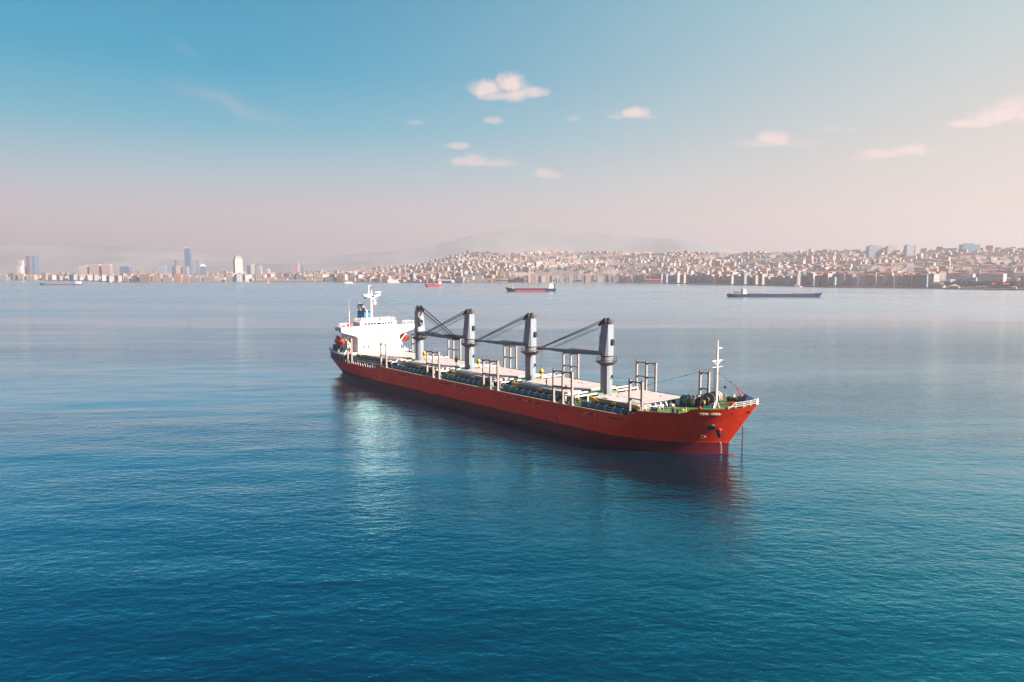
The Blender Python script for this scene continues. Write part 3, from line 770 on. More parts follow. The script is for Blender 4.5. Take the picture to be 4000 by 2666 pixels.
wh = MB(); wh.prism([(-107.25, 17.52), (-107.25, 18.75), (-107.45, 19.0), (-112.3, 19.0), (-112.3, 17.52)], 'y', -7.0, 7.0)
WH = wh.build('wheelhouse', WHITE, SUP)
def ywin(u): return -(7 - 14 * (u - 670) / 550.0)
for u0, u1, g in ((690, 712, 0), (738, 768, 1), (783, 814, 1), (829, 861, 1), (874, 905, 1), (919, 980, 1), (994, 1024, 1), (1037, 1066, 1), (1082, 1113, 1), (1125, 1156, 1), (1180, 1203, 0)):
    a, b = ywin(u0), ywin(u1)
    w_ = MB().box(-107.20, -107.28 + .06, min(a, b), max(a, b), 17.92 if g else 18.0, 18.52 if g else 18.38)
    w_.v = [(x + (.02 if x > -107.21 else 0), y, z) for x, y, z in w_.v]
    w_.build('wheelhouse_window', GLASS if g else mat('pale_glass', (.3, .33, .33), .2, .1), SUP)
for x in (-108.5, -109.4): MB().box(x, x + .45, -7.05, -6.99, 18.0, 18.5).build('wheelhouse_side_window', GLASS, SUP)
def yh(u): return -(8.05 - 16.2 * (u - 622) / 643.0)
for row, zc in (([707, 805, 900, 963, 1088, 1180], 15.15), ([710, 808, 918, 980, 1090, 1183], 12.85), ([905, 997, 1215], 10.4)):
    for u in row: MB().box(-107.03, -106.96, yh(u) - .2, yh(u) + .2, zc - .27, zc + .27).build('porthole_window', mat('brown_glass', (.03, .022, .02), .3, .1), SUP)
for u in (710, 776): MB().box(-107.03, -106.96, yh(u) - .32, yh(u) + .32, 10.1, 10.8).build('cabin_window', mat('brown_glass', (.03, .022, .02), .3, .1), SUP)
MB().box(-113.6, -112.9, -8.08, -7.97, 8.45, 10.6).build('side_door', RAILB, SUP)
for x in (-109.6, -110.9, -112.0): MB().box(x, x + .35, -8.06, -7.96, 9.6, 10.2).build('side_window', GLASS, SUP)
MB().box(-112, -107.4, -9.6, -8.15, 8.39, 8.75).build('deck_bench', WHITE, ship)
# monkey island
m = MB(); rail(m, [(-107.6, -6.9, 19.0), (-107.6, 6.9, 19.0), (-112.1, 6.9, 19.0), (-112.1, -6.9, 19.0), (-107.6, -6.9, 19.0)], 1.0, 1.2, .04); m.build('monkey_island_railing', WHITE, SUP)
for k, (x, y, h, r_) in enumerate(((-108.2, 1.7, 1.6, .12), (-108.0, 4.2, 1.7, .1), (-108.0, 4.9, 1.7, .12), (-108.4, 6.2, 1.5, .12), (-108.3, 2.0, .9, .25), (-109.5, -1.5, .8, .3), (-108.5, -5.8, 1.2, .25), (-109.5, 5.5, 1.0, .3), (-108.0, 3.9, 1.9, .05), (-110, -4.8, 1.3, .3))):
    MB().lathe([(r_, 19.0), (r_, 19 + h * .7), (r_ * .5, 19 + h * .8), (r_ * .4, 19 + h)], (x, y), 8).build('aerial_base', WHITE, SUP)
MB().lathe([(.5, 19.0), (.28, 20.5), (.24, 22.3), (.4, 22.4), (.3, 22.8)], (-109.6, -3.2), 12).build('magnetic_compass_stand', WHITE, SUP, smooth=True)
MB().ell((-109.2, 1.6, 19.5), .45, .45, .35).build('blue_canvas_cover', FUN, SUP, smooth=True)
# funnel
f = MB(); f.prism([(-115.6, 17.35), (-119.2, 17.35), (-119.0, 21.8), (-115.75, 21.8)], 'y', -2.0, 1.6)
FN = f.build('funnel', FUN, ship, bevel=.12)
MB().box(-119.1, -115.65, -2.05, 1.65, 21.82, 22.05).build('funnel_top', DARK, FN)
mk = mat('funnel_mark_green', (.01, .28, .33), .4, .05)
MB().box(-115.66, -115.58, -1.1, -.2, 20.6, 21.5).build('funnel_mark', mk, FN)
MB().box(-115.66, -115.58, .45, 1.2, 20.6, 21.5).build('funnel_mark', mk, FN)
MB().tube([(-117, -.3, 21.9), (-117.1, -.5, 23.0), (-117.6, -.9, 24.0), (-118.6, -1.6, 24.6)], .75, 14, .6).build('exhaust_pipe', mat('exhaust_grey', (.45, .43, .42), .4, .08, metal=.3), FN, smooth=True)
MB().tube([(-118.4, -1.5, 21.9), (-118.4, -1.7, 23.4), (-118.8, -2.2, 23.7)], .2, 8).build('exhaust_pipe', DARK, FN)
# main mast
mm = MB().tube([(-112.4, 0, 17.4), (-112.4, 0, 27)], .42, 12, .36)
MM = mm.build('main_mast', WHITE, ship, smooth=True)
m = MB(); m.prism([(-3.2, 28.1), (-2.9, 27.6), (-.5, 26.8), (.5, 26.6), (3.4, 27.7), (3.6, 28.1), (3.3, 28.2), (.6, 27.5), (.3, 28.0), (-.3, 28.05)], 'x', -112.9, -111.9); m.build('mast_crosstree', WHITE, MM)
MB().tube([(-112.6, -.95, 27.9), (-112.6, -.7, 31.3)], .38, 8, .12).build('signal_pole', WHITE, MM)
MB().tube([(-112.2, .0, 27.2), (-112.2, .1, 29.6)], .42, 8, .16).build('mast_top_pole', WHITE, MM)
MB().bar((-112.4, -1.1, 30.9), (-112.4, .4, 31.35), .1).build('top_yard', WHITE, MM)
MB().bar((-112.4, 1.5, 28.75), (-112.4, 3.9, 28.85), .28).tube([(-112.4, 2.9, 28.1), (-112.4, 2.9, 28.7)], .2).build('radar_scanner', WHITE, MM)
MB().lathe([(.5, 24.5), (.55, 24.6), (.5, 25.6), (.3, 26.1), (.05, 26.25)], (-112.0, 1.2), 14).build('satellite_dome', WHITE, MM, smooth=True)
MB().bar((-112.2, 0, 24.45), (-112.0, 1.6, 24.45), .5, .12).bar((-112.2, .3, 26.4), (-112, 2.6, 26.45), .1).build('dome_bracket', WHITE, MM)
MB().box(-112.1, -111.5, .1, .8, 27.2, 27.6).build('mast_lamp', DARK, MM)
MB().ell((-112.5, -2.2, 26.9), .3, .3, .35, 8, 5).build('mast_horn', DARK, MM)
m = MB()
for z in (20.5, 21.7, 22.2, 23.6): m.bar((-111.9, .2, z), (-111.9, 1.2, z + .03), .08)
m.bar((-112, -.4, 19), (-112, -.4, 26.5), .07).bar((-111.9, -.65, 19), (-111.9, -.65, 26.5), .07); m.build('mast_ladder', POST, MM)
m = MB().tube([(-112.4, -.3, 27), (-118.8, -9, 17.6)], .03, 4).tube([(-112.4, .3, 27.4), (-84, 1, 20.5)], .025, 4); m.build('mast_stay', WIRE, MM)
# signal mast with red box at the starboard wing
sg_ = MB().tube([(-110.8, -9.2, 17.3), (-110.8, -9.2, 22.6)], .16, 8, .12).tube([(-110.8, -9.2, 22.6), (-110.8, -9.2, 26.8)], .05, 6, .02)
SG = sg_.build('whip_aerial', WHITE, ship)
MB().box(-111.2, -110.4, -9.8, -8.7, 16.4, 18.6).build('red_locker', REDP, ship)
# lifeboats (hang in the davits) and davits
def lifeboat(x, y, z, lab):
    t = empty('lifeboat', SM @ Vector((x, y, z)), SHIP_ROT)
    tag(t, lab, 'lifeboat', 'lifeboats of the bulk carrier')
    n = 14; vv = []; ff = []
    sec = [(0, -1.25), (.55, -1.05), (1.0, -.45), (1.15, .1), (1.1, .35), (.95, .75), (.6, 1.1), (0, 1.2)]
    for i in range(n + 1):
        q = -1 + 2 * i / n; k = max(.03, (1 - abs(q) ** 3.0)) ** .6; lift = .45 * abs(q) ** 3
        ring_ = [(a * k, b * (k * .5 + .5) + lift if b < 0 else b * (.3 + .7 * k)) for a, b in sec]
        full = ring_ + [(-a, b) for a, b in ring_[-2:0:-1]]
        vv += [(q * 3.0, a, b) for a, b in full]
    w = len(sec) * 2 - 2
    for i in range(n):
        for k in range(w): ff.append((i * w + k, (i + 1) * w + k, (i + 1) * w + (k + 1) % w, i * w + (k + 1) % w))
    ff += [tuple(range(w)), tuple(n * w + k for k in reversed(range(w)))]
    b_ = MB(); b_.add(vv, ff); b_.build('boat_hull', ORANGE, t, smooth=True)
    MB().ell((-1.0, 0, 1.25), 1.0, .65, .65).build('helm_cabin', ORANGE, t, smooth=True)
    MB().tube([(x_, 1.2 * s_, .15) for s_ in (1,) for x_ in (-2.4, 0, 2.4)], .06, 6).tube([(-2.4, -1.2, .15), (0, -1.22, .1), (2.4, -1.2, .15)], .06, 6).build('fender_line', DARK, t)
    MB().box(-1.5, -.6, -.66, -.6, 1.2, 1.5).build('cabin_window', GLASS, t)
lifeboat(-112.2, -12.3, 12.3, 'orange-red lifeboat hanging at the near side of the white house')
lifeboat(-111.3, 12.4, 12.4, 'orange-red lifeboat behind the white house by the aftmost crane')
for sg in (-1, 1):
    for x in (-109.6, -114.6):
        m = MB()
        m.bar((x, sg * 11.9, 8.4), (x, sg * 9.7, 11.5), .38, .3).bar((x, sg * 9.7, 11.5), (x, sg * 12.2, 14.2), .32, .3).bar((x, sg * 9.6, 8.4), (x, sg * 9.7, 11.5), .25).bar((x, sg * 12.2, 14.2), (x, sg * 12.4, 13.2), .15)
        m.build('lifeboat_davit', WHITE, ship)
MB().box(-114, -107.5, -10.9, -8.3, 8.39, 8.6).build('boat_deck_step', WHITE, ship)
# windows band / vents on port deck side
MB().box(-108.5, -107.2, 8.6, 12.2, 8.39, 8.9).build('port_deck_step', WHITE, ship)

# ---------------- forecastle
def bw(x): return FD(x)
m = MB(); m.box(21.25, 21.37, -12.2, 11.8, 8.42, 9.5); BK = m.build('breakwater', NAVY, ship)
m = MB()
for k in range(15):
    y = -11.6 + k * 1.62
    m.prism([(21.38, 8.42), (22.15, 8.42), (21.5, 9.45), (21.38, 9.45)], 'y', y - .14, y + .14)
each(m, 'breakwater_stay', WHITE, BK)
MB().box(21.2, 21.42, -12.3, 11.9, 9.51, 9.60).build('breakwater_cap', DARK, BK)
for sg in (-1, 1):
    m = MB(); pts = [(x, sg * (hw(x, G(x)) - .15), G(x)) for x in (21.6, 23.5, 25.5, 27.5, 29.4, 30.6)]
    rail(m, pts, .95, 2.0, .045, (1,)); m.build('forecastle_rail', WHITE, ship)
m = MB(); rail(m, [(21.6, -12.5, 8.5), (21.6, -10.4, 8.5)], .95, .7, .05, (1, .66, .33)); rail(m, [(23.6, -11.8, 8.6), (23.6, -8.4, 8.6)], .9, 1.0, .06, (1, .5)); m.build('ladder_guard', WHITE, ship)
# bow rail cage
m = MB(); pts = [(x, -(max(.15, hw(x, G(x)) - .1)), G(x) + .02) for x in (36.2, 37.0, 37.8, 38.5, 39.05)]
for a, b in zip(pts, pts[1:]):
    for q in (.35, .7, 1.05): 
        if q > .4 and a is pts[0]: continue
        m.bar((a[0], a[1], a[2] + q), (b[0], b[1], b[2] + q), .1)
for p in pts[1:]: m.bar(p, (p[0], p[1], p[2] + 1.05), .12)
m.bar(pts[0], (pts[1][0], pts[1][1], pts[1][2] + 1.05), .12)
pts = [(x, y * -1, z) for x, y, z in pts]
for a, b in zip(pts, pts[1:]):
    for q in (.35, .7, 1.05): m.bar((a[0], a[1], a[2] + q), (b[0], b[1], b[2] + q), .1)
for p in pts[1:]: m.bar(p, (p[0], p[1], p[2] + 1.05), .12)
m.build('bow_rail', WHITE, ship)
# foremast
fx = 30.0; zb = FD(fx)
fm = MB().tube([(fx, 0, zb), (fx, 0, 18.5), (fx, 0, 22.3)], .30, 12, .13); FM = fm.build('foremast', WHITE, ship, smooth=True)
m = MB()
for a in range(4):
    dx_, dy_ = ((1, 0), (-1, 0), (0, 1), (0, -1))[a]; m.add([(fx + dx_ * .9, dy_ * .9, zb), (fx + dx_ * .25, dy_ * .25, zb), (fx + dx_ * .25, dy_ * .25, zb + 1.7), (fx + dx_ * .9 + dy_ * .1, dy_ * .9 + dx_ * .1, zb)], [(0, 1, 2), (3, 1, 2), (0, 3, 2), (0, 1, 3)])
m.build('mast_foot', WHITE, FM)
m = MB().bar((fx, -1.75, 18.3), (fx, 1.75, 18.3), .16, .14).bar((fx, -1.6, 17.0), (fx, 1.7, 17.0), .13, .1)
m.bar((fx, -1.1, 18.2), (fx, 0, 17.3), .12).bar((fx, 1.1, 18.2), (fx, 0, 17.3), .12).bar((fx, 0, 20.8), (fx + .4, .9, 20.8), .2, .25); m.build('mast_yard', WHITE, FM)
m = MB()
for x in (-.18, .18): m.bar((fx - .42, x - .3, zb), (fx - .42, x - .3, 17), .05)
for k in range(24): m.bar((fx - .42, -.48, zb + .3 + k * .34), (fx - .42, -.12, zb + .3 + k * .34), .04)
m.build('mast_ladder', BROWN, FM)
m = MB()
for y in (-1.6, 1.6): m.box(fx - .08, fx + .08, y - .08, y + .08, 18.38, 18.6)
m.box(fx + .1, fx + .35, .2, .5, 15.5, 15.75); m.build('mast_light', BROWN, FM)
m = MB().tube([(fx + .1, 0, 16.2), (38.7, 0, 11.0)], .025, 5).tube([(fx - .1, 0, 16.9), (3.8, -.4, 8.45)], .03, 5)
m.build('mast_stay', WIRE, FM)
m = MB()
for t in (.36, .74): c = Vector((fx + .1, 0, 16.2)).lerp(Vector((38.7, 0, 11.0)), t); d = Vector((8.6, 0, -5.2)).normalized() * .22; m.tube([c - d, c + d], .09, 6)
for t in (.28, .66): c = Vector((fx - .1, 0, 16.9)).lerp(Vector((3.8, -.4, 8.45)), t); d = Vector((26, 0, 8.4)).normalized() * .35; m.tube([c - d, c + d], .08, 6)
m.build('stay_insulator', DARK, FM)
c = Vector((32.0, 0, 13.2)); MB().ell(c, .26, .26, .34).build('anchor_ball', DARK, FM, smooth=True)
MB().tube([c, (32.0, 0, 14.95)], .02, 4).build('anchor_ball_line', WIRE, FM)
# mooring winches
def winch(x, y, ang, segs):
    """segs: list of (start, end, radius, material, name) along the axis"""
    M = Matrix.Translation((x, y, FD(x))) @ Matrix.Rotation(ang, 4, 'Z')
    a0 = min(s_[0] for s_ in segs); a1 = max(s_[1] for s_ in segs)
    base = MB().box(a0, a1, -.7, .7, 0, .28)
    for a in (a0 + .1, (a0 + a1) / 2 - .05, a1 - .2): base.prism([(-.7, .2), (.7, .2), (.2, 1.35), (-.2, 1.35)], 'x', a, a + .14)
    base.tube([(a0, 0, 1.25), (a1, 0, 1.25)], .12, 8); base.xf(M); wo = base.build('mooring_winch', NAVY, ship)
    for s0, s1, r_, mt, nm in segs:
        d = MB().tube([(s0, 0, 1.25), (s1, 0, 1.25)], r_, 22).xf(M); d.build(nm, mt, wo, smooth=True)
    return wo
GRY = mat('flange_grey', (.14, .17, .22), .5, .15)
winch(25.4, -1.6, math.atan2(.12, .97), [(-2.6, -2.0, .5, DARK, 'warping_head'), (-1.95, -1.8, 1.25, GRY, 'drum_flange'), (-1.8, -1.45, 1.15, ROPEB, 'rope_coil'), (-1.45, -.55, 1.12, ROPEG, 'rope_coil'), (-.55, -.4, 1.28, GRY, 'drum_flange'), (-.4, .15, 1.0, GRY, 'brake_band'), (.15, .3, 1.25, GRY, 'drum_flange'), (.3, 1.0, 1.05, ROPEP, 'rope_coil'), (1.0, 1.15, 1.28, GRY, 'drum_flange'), (1.5, 2.3, .9, DARK, 'winch_motor'), (2.5, 2.9, .3, YEL, 'gear_case')])
winch(26.3, 4.6, math.atan2(.95, -.15), [(-3.6, -2.9, .5, BROWN, 'warping_head'), (-2.6, -2.4, 1.35, GRY, 'drum_flange'), (-2.35, -1.2, .8, DARK, 'winch_motor'), (-.4, -.25, 1.3, GRY, 'drum_flange'), (-.25, .5, 1.18, ROPEP, 'rope_coil'), (.5, .65, 1.3, GRY, 'drum_flange'), (.65, 1.5, 1.2, ROPEP, 'rope_coil'), (1.5, 1.65, 1.3, GRY, 'drum_flange')])
# bollards, ventilators, boxes and other forecastle fittings
def bollard(x, y):
    z = FD(x); b_ = MB()
    for d in (-.6, .6): b_.lathe([(.25, z), (.25, z + .75), (.36, z + .8), (.36, z + .9)], (x + d, y), 10)
    b_.box(x - 1, x + 1, y - .3, y + .3, z, z + .08); b_.build('bollard', DARK, ship)
for x, y in ((28.6, -11.0), (24.3, -11.9), (28.5, 11), (35.4, -3.4)): bollard(x, y)
def vent(x, y, h, r_, mt, nm='mushroom_vent'):
    z = FD(x); MB().lathe([(r_ * .7, z), (r_ * .7, z + h * .7), (r_, z + h * .75), (r_, z + h * .92), (r_ * .3, z + h)], (x, y), 12).build(nm, mt, ship, smooth=True)
vent(24.0, -11.3, .75, .55, mat('blue_green_paint', (.02, .2, .3), .5, .1)); vent(22.6, 2.2, 1.3, .9, GREEN, 'green_tarpaulin_heap'); vent(28.4, 1.2, .6, .35, YEL)
MB().box(30.2, 31.6, 4.6, 6.0, FD(31), FD(31) + 1.5).build('ventilation_trunk', DARK, ship, bevel=.08)
MB().box(26.8, 27.7, 8.2, 9.2, FD(27), FD(27) + 1.1).build('ventilation_trunk', DARK, ship, bevel=.08)
MB().box(22.2, 24.6, 6.0, 9.0, FD(23), FD(23) + 1.3).build('red_locker', PINK, ship, bevel=.08)
m = MB().bar((31.8, 6.2, FD(32)), (31.6, 6.0, 11.0), .26).bar((31.6, 6.0, 11.0), (29.2, 7.9, 12.1), .18); m.build('stores_davit', REDP, ship)
m = MB(); m.add([(30.5, 5.6, 10.0), (34.6, 3.2, 10.0), (34.6, 7.4, 10.1), (30.6, 9.4, 10.1), (32.5, 6.6, 11.1), (30.5, 5.6, 9.7), (34.6, 3.2, 9.7), (34.6, 7.4, 9.7), (30.6, 9.4, 9.7)], [(0, 1, 4), (1, 2, 4), (2, 3, 4), (3, 0, 4), (0, 1, 6, 5), (1, 2, 7, 6), (2, 3, 8, 7), (3, 0, 5, 8), (5, 6, 7, 8)]); m.build('blue_awning', NAVY, ship)
m = MB()
for x, y in ((30.7, 5.8), (34.4, 3.5), (34.3, 7.2), (30.8, 9.1)): m.bar((x, y, FD(x)), (x, y, 9.75), .08)
m.build('awning_pole', WHITE, ship)
m = MB(); rail(m, [(30.4, 2.4, FD(30.4)), (31.9, 2.6, FD(31.9)), (31.9, 4.0, FD(31.9))], .9, .7, .04, (1, .5)); m.bar((30.6, 2.4, 9.7), (32.2, 3.6, 9.8), .12); m.build('hawse_guard', mat('orange_paint', (.7, .15, .03), .5, .1), ship)
m = MB(); rail(m, [(29.6, -3.0, FD(29.6)), (31.0, -3.2, FD(31))], .8, .5, .04, (1, .5)); m.build('hatchway_guard', mat('blue_green_paint', (.02, .2, .3)), ship)
MB().tube([(29.0, -4.1, FD(29) + .32), (29.0, -3.7, FD(29) + .32)], .32, 14).build('hose_reel', REDP, ship)
for x, y in ((32.2, -2.9), (33.4, -3.6)): MB().lathe([(.35, FD(x)), (.35, FD(x) + .2), (.2, FD(x) + .3)], (x, y), 10).build('sounding_cap', mat('orange_paint', (.7, .15, .03)), ship)
for k in range(5):
    x = 26 + k * 1.7; MB().bar((x, hw(x, G(x)) - .3, FD(x)), (x, hw(x, G(x)) - .3, FD(x) + 1.1), .3, .2).build('rail_stanchion', WHITE, ship)
for k, (x, y, s_) in enumerate(((23.2, -7.6, .35), (24.6, -6.4, .3), (22.6, -4.5, .4), (27.5, -7.4, .25), (23.0, 10.2, .4), (33.5, 1.0, .3))):
    MB().box(x - s_, x + s_, y - s_, y + s_, FD(x), FD(x) + s_ * 1.5).build('deck_box', (DARK, RUST, GUNW, YEL, GUNW, DARK)[k], ship, bevel=.03)

# ================================================================== PEOPLE
def person(x, y, z, face, lab, top, legs, helmet, arms_up=False, crouch=False, k=1.0):
    M = SM @ Matrix.Translation((x, y, z)); t = empty('person', M.translation, SHIP_ROT + face)
    tag(t, lab, 'person')
    hz = .48 if crouch else .93
    J = {'pel': (0, 0, hz), 'ch': (.12 if crouch else 0, 0, hz + .42), 'nk': (.2 if crouch else .01, 0, hz + .57), 'hd': (.26 if crouch else .03, 0, hz + .70)}
    V = [J['pel'], J['ch'], J['nk'], J['hd']]; E = [(0, 1), (1, 2), (2, 3)]; Rr = [.15, .17, .06, .085]
    def chain(start, pts, rs):
        p = start
        for q, r_ in zip(pts, rs): V.append(q); Rr.append(r_); E.append((p, len(V) - 1)); p = len(V) - 1
        return p
    for s in (-1, 1):
        if crouch: chain(0, [(.05, s * .12, hz - .04), (.42, s * .16, hz - .02), (.12, s * .15, .09), (.3, s * .16, .04)], [.1, .07, .045, .04])
        else: chain(0, [(0, s * .11, hz - .08), (.03, s * .14, .48), (-.02, s * .16, .09), (.16, s * .17, .04)], [.1, .068, .045, .04])
        sh = (J['ch'][0], s * .2, J['ch'][2] + .04)
        el = (sh[0] + (.1 if arms_up else 0), s * .27, sh[2] - .28); ha = (el[0] + (.24 if arms_up else .07), s * (.12 if arms_up else .28), el[2] + (.1 if arms_up else -.25))
        w = chain(1, [sh, el, ha], [.065, .045, .03])
        pal = (ha[0] + .05, ha[1], ha[2] - .04); pp = chain(w, [pal], [.032])
        for f in range(4): chain(pp, [(pal[0] + .05, pal[1] + (f - 1.5) * .018, pal[2] - .03 - .003 * (f % 3)), (pal[0] + .07, pal[1] + (f - 1.5) * .018, pal[2] - .065)], [.009, .008])
        chain(pp, [(pal[0] + .02, pal[1] - s * .045, pal[2] - .02), (pal[0] + .045, pal[1] - s * .05, pal[2] - .04)], [.01, .009])
    me = bpy.data.meshes.new('body'); me.from_pydata(V, E, []); o = bpy.data.objects.new('body', me); C.objects.link(o); o.parent = t
    sk = o.modifiers.new('skin', 'SKIN'); 
    for i, r_ in enumerate(Rr): me.skin_vertices[0].data[i].radius = (r_ * (1 if i != 1 else .8), r_)
    me.skin_vertices[0].data[0].use_root = True
    ss = o.modifiers.new('sub', 'SUBSURF'); ss.levels = 1; ss.render_levels = 1
    me.materials.append(top)
    hd = J['hd']; MB().ell((hd[0], hd[1], hd[2] + .06), .1, .08, .12, 10, 8).build('head', mat('skin_tone', (.42, .22, .15), .6, .1), t, smooth=True)
    MB().ell((hd[0] - .01, hd[1], hd[2] + .13), .125, .11, .08, 10, 6).build('hat', helmet, t, smooth=True)
    MB().lathe([(.165, hz - .02), (.17, hz + .06)], (0, 0), 12).build('belt', legs, t)
NAVYC = mat('navy_cloth', (.012, .02, .06), .9, .2); BLUEC = mat('pale_blue_cloth', (.12, .22, .34), .9, .2); BLKC = mat('black_cloth', (.01, .01, .018), .9, .2)
person(-14.3, -5.7, 8.36, R(200), 'person in dark overalls standing on the third hatch cover with bent arms', NAVYC, BLUEC, BLKC, arms_up=True)
person(-6.6, -6.4, 8.34, R(160), 'person in dark clothes crouching on the hatch behind a stanchion post', BLKC, BLKC, BLKC, crouch=True)
person(1.3, -11.3, 6.63, R(180), 'person in navy overalls and orange helmet on the green deck by a white frame', NAVYC, NAVYC, ORANGE)
#@@PART2@@
# ================================================================== DISTANT VESSELS
def at(u, v, z=0.0):
    """ground point seen at a survey pixel (u, v of the 4000 x 2666 photograph) at height z"""
    d = px2dir(u, v); t = (z - CAM_H) / d.z
    return Vector((d.x * t, d.y * t, z))
def simple_hull(L, B, prof, rake=4, stern_rake=1.0):
    """prof: list of (fraction from stern, gunwale height)"""
    n = 30; vv = []; ff = []
    for i in range(n + 1):
        q = i / n
        zt = interp(prof, q)
        for j in range(5):
            f = j / 4; z = -1 + f * (zt + 1)
            xf = -L / 2 - 0 + stern_rake * (1 - f) + (L - rake * (1 - f) - stern_rake * (1 - f)) * q
            w = B / 2 * (1 - max(0, (q - .80 - .06 * f) / (.20 - .06 * f)) ** (2.2 + f)) * (1 - (1 - f * .8) * .5 * max(0, (.12 - q) / .12) ** 2) * (1 - .12 * max(0, (.12 - q) / .12))
            vv += [(xf, max(w, .05), z), (xf, -max(w, .05), z)]
    for i in range(n):
        for j in range(4):
            a = i * 10 + j * 2; b = a + 10
            ff += [(a, b, b + 2, a + 2), (a + 1, a + 3, b + 3, b + 1)]
    for i in range(n): a = i * 10 + 8; ff.append((a, a + 10, a + 11, a + 1))
    for j in range(4): ff.append((2 * j, 2 * j + 2, 2 * j + 3, 2 * j + 1))
    m = MB(); m.add(vv, ff); return m
def vessel(name, u0, u1, v, lab, cat, bow_left):
    a, b = at(u0, v), at(u1, v); L = (b - a).length
    ang = math.atan2(b.y - a.y, b.x - a.x)
    o = empty(name, (a + b) / 2, ang + (math.pi if bow_left else 0)); tag(o, lab, cat, 'vessels anchored off the city'); return o, L
BLUEH = mat('dark_blue_hull', (.002, .022, .085), .5, .15); GREYBLU = mat('grey_blue_hull', (.06, .10, .2), .5, .15)
DECKR = mat('deck_red', (.45, .12, .10), .7, .15); MAROON = mat('maroon_side', (.13, .035, .08), .6, .2)
TAN = mat('tan_crane_paint', (.6, .42, .22), .5, .12)
def house(o, x0, x1, w, z0, tiers, mt=WHITE, name='deckhouse'):
    m = MB(); z = z0
    for k, h in enumerate(tiers):
        i_ = .6 * k; m.box(x0 + i_ * .5, x1 - i_, -w + i_ * .6, w - i_ * .6, z, z + h); z += h + .02
    hh = m.build(name, mt, o)
    z = z0
    for k, h in enumerate(tiers):
        i_ = .6 * k
        MB().box(x1 - i_ - .05, x1 - i_ + .04, -w * .8 + i_, w * .8 - i_, z + h * .45, z + h * .75).build('window_band', GLASS, hh)
        z += h + .02
    return z
# low grey-blue coaster, bow to the left
o, L = vessel('coaster', 152, 320, 1114.3, 'low grey-blue coaster with white wheelhouse aft, farthest left of the anchored ships', 'cargo ship', True)
simple_hull(L, 14, [(0, 3.2), (.14, 3.2), (.16, 2.2), (.84, 2.2), (.90, 4.2), (1, 5.8)], 6).build('hull', GREYBLU, o)
z = house(o, -L / 2 + 4, -L / 2 + 16, 5.5, 3.2, (2.4, 2.2, 2.0)); MB().box(-L / 2 + 15.5, -L / 2 + 18.5, -1.6, 1.6, 3, 11.5).build('funnel', PINK, o)
MB().tube([(L / 2 - 10, 0, 4), (L / 2 - 10, 0, 13)], .35, 6).build('foremast', POST, o)
MB().box(-L / 2 + 22, -L / 2 + 52, -5, 5, 2.2, 3.2).box(L / 2 - 60, L / 2 - 30, -5, 5, 2.2, 3.2).build('hatch_cover', DECKR, o)
MB().tube([(-L / 2 + 12, 0, z), (-L / 2 + 12, 0, z + 4)], .25, 6).build('mast', WHITE, o)
# white ferry / motor yachts by the shore
o, L = vessel('motor_yacht', 1338, 1381, 1108.8, 'small white motor yacht left of the big ship mast, near the far shore', 'boat', True)
simple_hull(L, 8, [(0, 2.2), (.5, 2.4), (1, 3.6)], 5).build('hull', WHITE, o); house(o, -L / 2 + 4, L / 2 - 9, 3.2, 2.2, (2.0, 1.8))
o, L = vessel('ferry', 1512, 1563, 1105.9, 'white passenger ferry lying at the far quay right of the big ship mast', 'ferry', False)
simple_hull(L, 11, [(0, 3.2), (1, 3.8)], 3).build('hull', WHITE, o); z = house(o, -L / 2 + 2, L / 2 - 7, 5, 3.2, (2.8, 2.6, 2.2)); MB().box(-4, -1, -1, 1, z, z + 4).build('funnel', WHITE, o)
MB().tube([(4, 0, z), (4, 0, z + 7)], .3, 6).build('mast', WHITE, o)
# pink-red tanker
o, L = vessel('tanker', 1657, 1727, 1122.3, 'small bright pink-red tanker with a white house, left of the tan-craned ship', 'tanker', True)
simple_hull(L, 11, [(0, 7.0), (.2, 7.0), (.22, 5.6), (.78, 5.8), (.86, 8.2), (1, 9.2)], 5).build('hull', PINK, o)
z = house(o, -L / 2 + 1.5, -L / 2 + 9, 4.6, 7, (2.6, 2.4, 2.2)); MB().box(-L / 2 + 1, -L / 2 + 3.4, -1.4, 1.4, 7, 16.5).build('funnel', PINK, o)
MB().tube([(-L / 2 + 6, 0, z), (-L / 2 + 6, 0, z + 5)], .25, 6).build('mast', WHITE, o)
MB().tube([(-5, 0, 6.3), (L / 2 - 9, 0, 6.3)], .5, 6).box(0, 1.5, -4, 4, 5.8, 7.6).build('cargo_pipes', DARK, o)
# dark ship with two tan cranes
o, L = vessel('geared_cargo_ship', 1973, 2171, 1138.7, 'dark blue and maroon cargo ship with tan cranes and white house at its right end', 'cargo ship', True)
h_ = simple_hull(L, 15, [(0, 5.3), (.2, 5.2), (.22, 3.2), (.80, 3.4), (.88, 6.0), (1, 7.6)], 5)
h_.build('hull', BLUEH, o)
MB().box(-L / 2 + 20, L / 2 - 18, -6.8, 6.8, 3.0, 5.6).build('hatch_coaming', MAROON, o)
MB().box(-L / 2 + 20, L / 2 - 18, -6.9, 6.9, 5.62, 6.1).build('hatch_cover', DECKR, o)
m = MB().box(-L / 2 + 20, L / 2 - 20, -7.60, -7.52, .2, 2.0).box(-L / 2 + 20, L / 2 - 20, 7.52, 7.60, .2, 2.0); m.build('waterline_band', PINK, o)
z = house(o, -L / 2 + 4, -L / 2 + 14, 6, 5.2, (2.7, 2.6, 2.4, 2.2)); MB().box(-L / 2 + 1.6, -L / 2 + 4.2, -1.5, 1.5, 5.2, 14).build('funnel', GREYBLU, o); MB().box(-L / 2 + 13.8, -L / 2 + 14.6, -2.5, 2.5, 7.6, 9.4).build('red_panel', REDP, o)
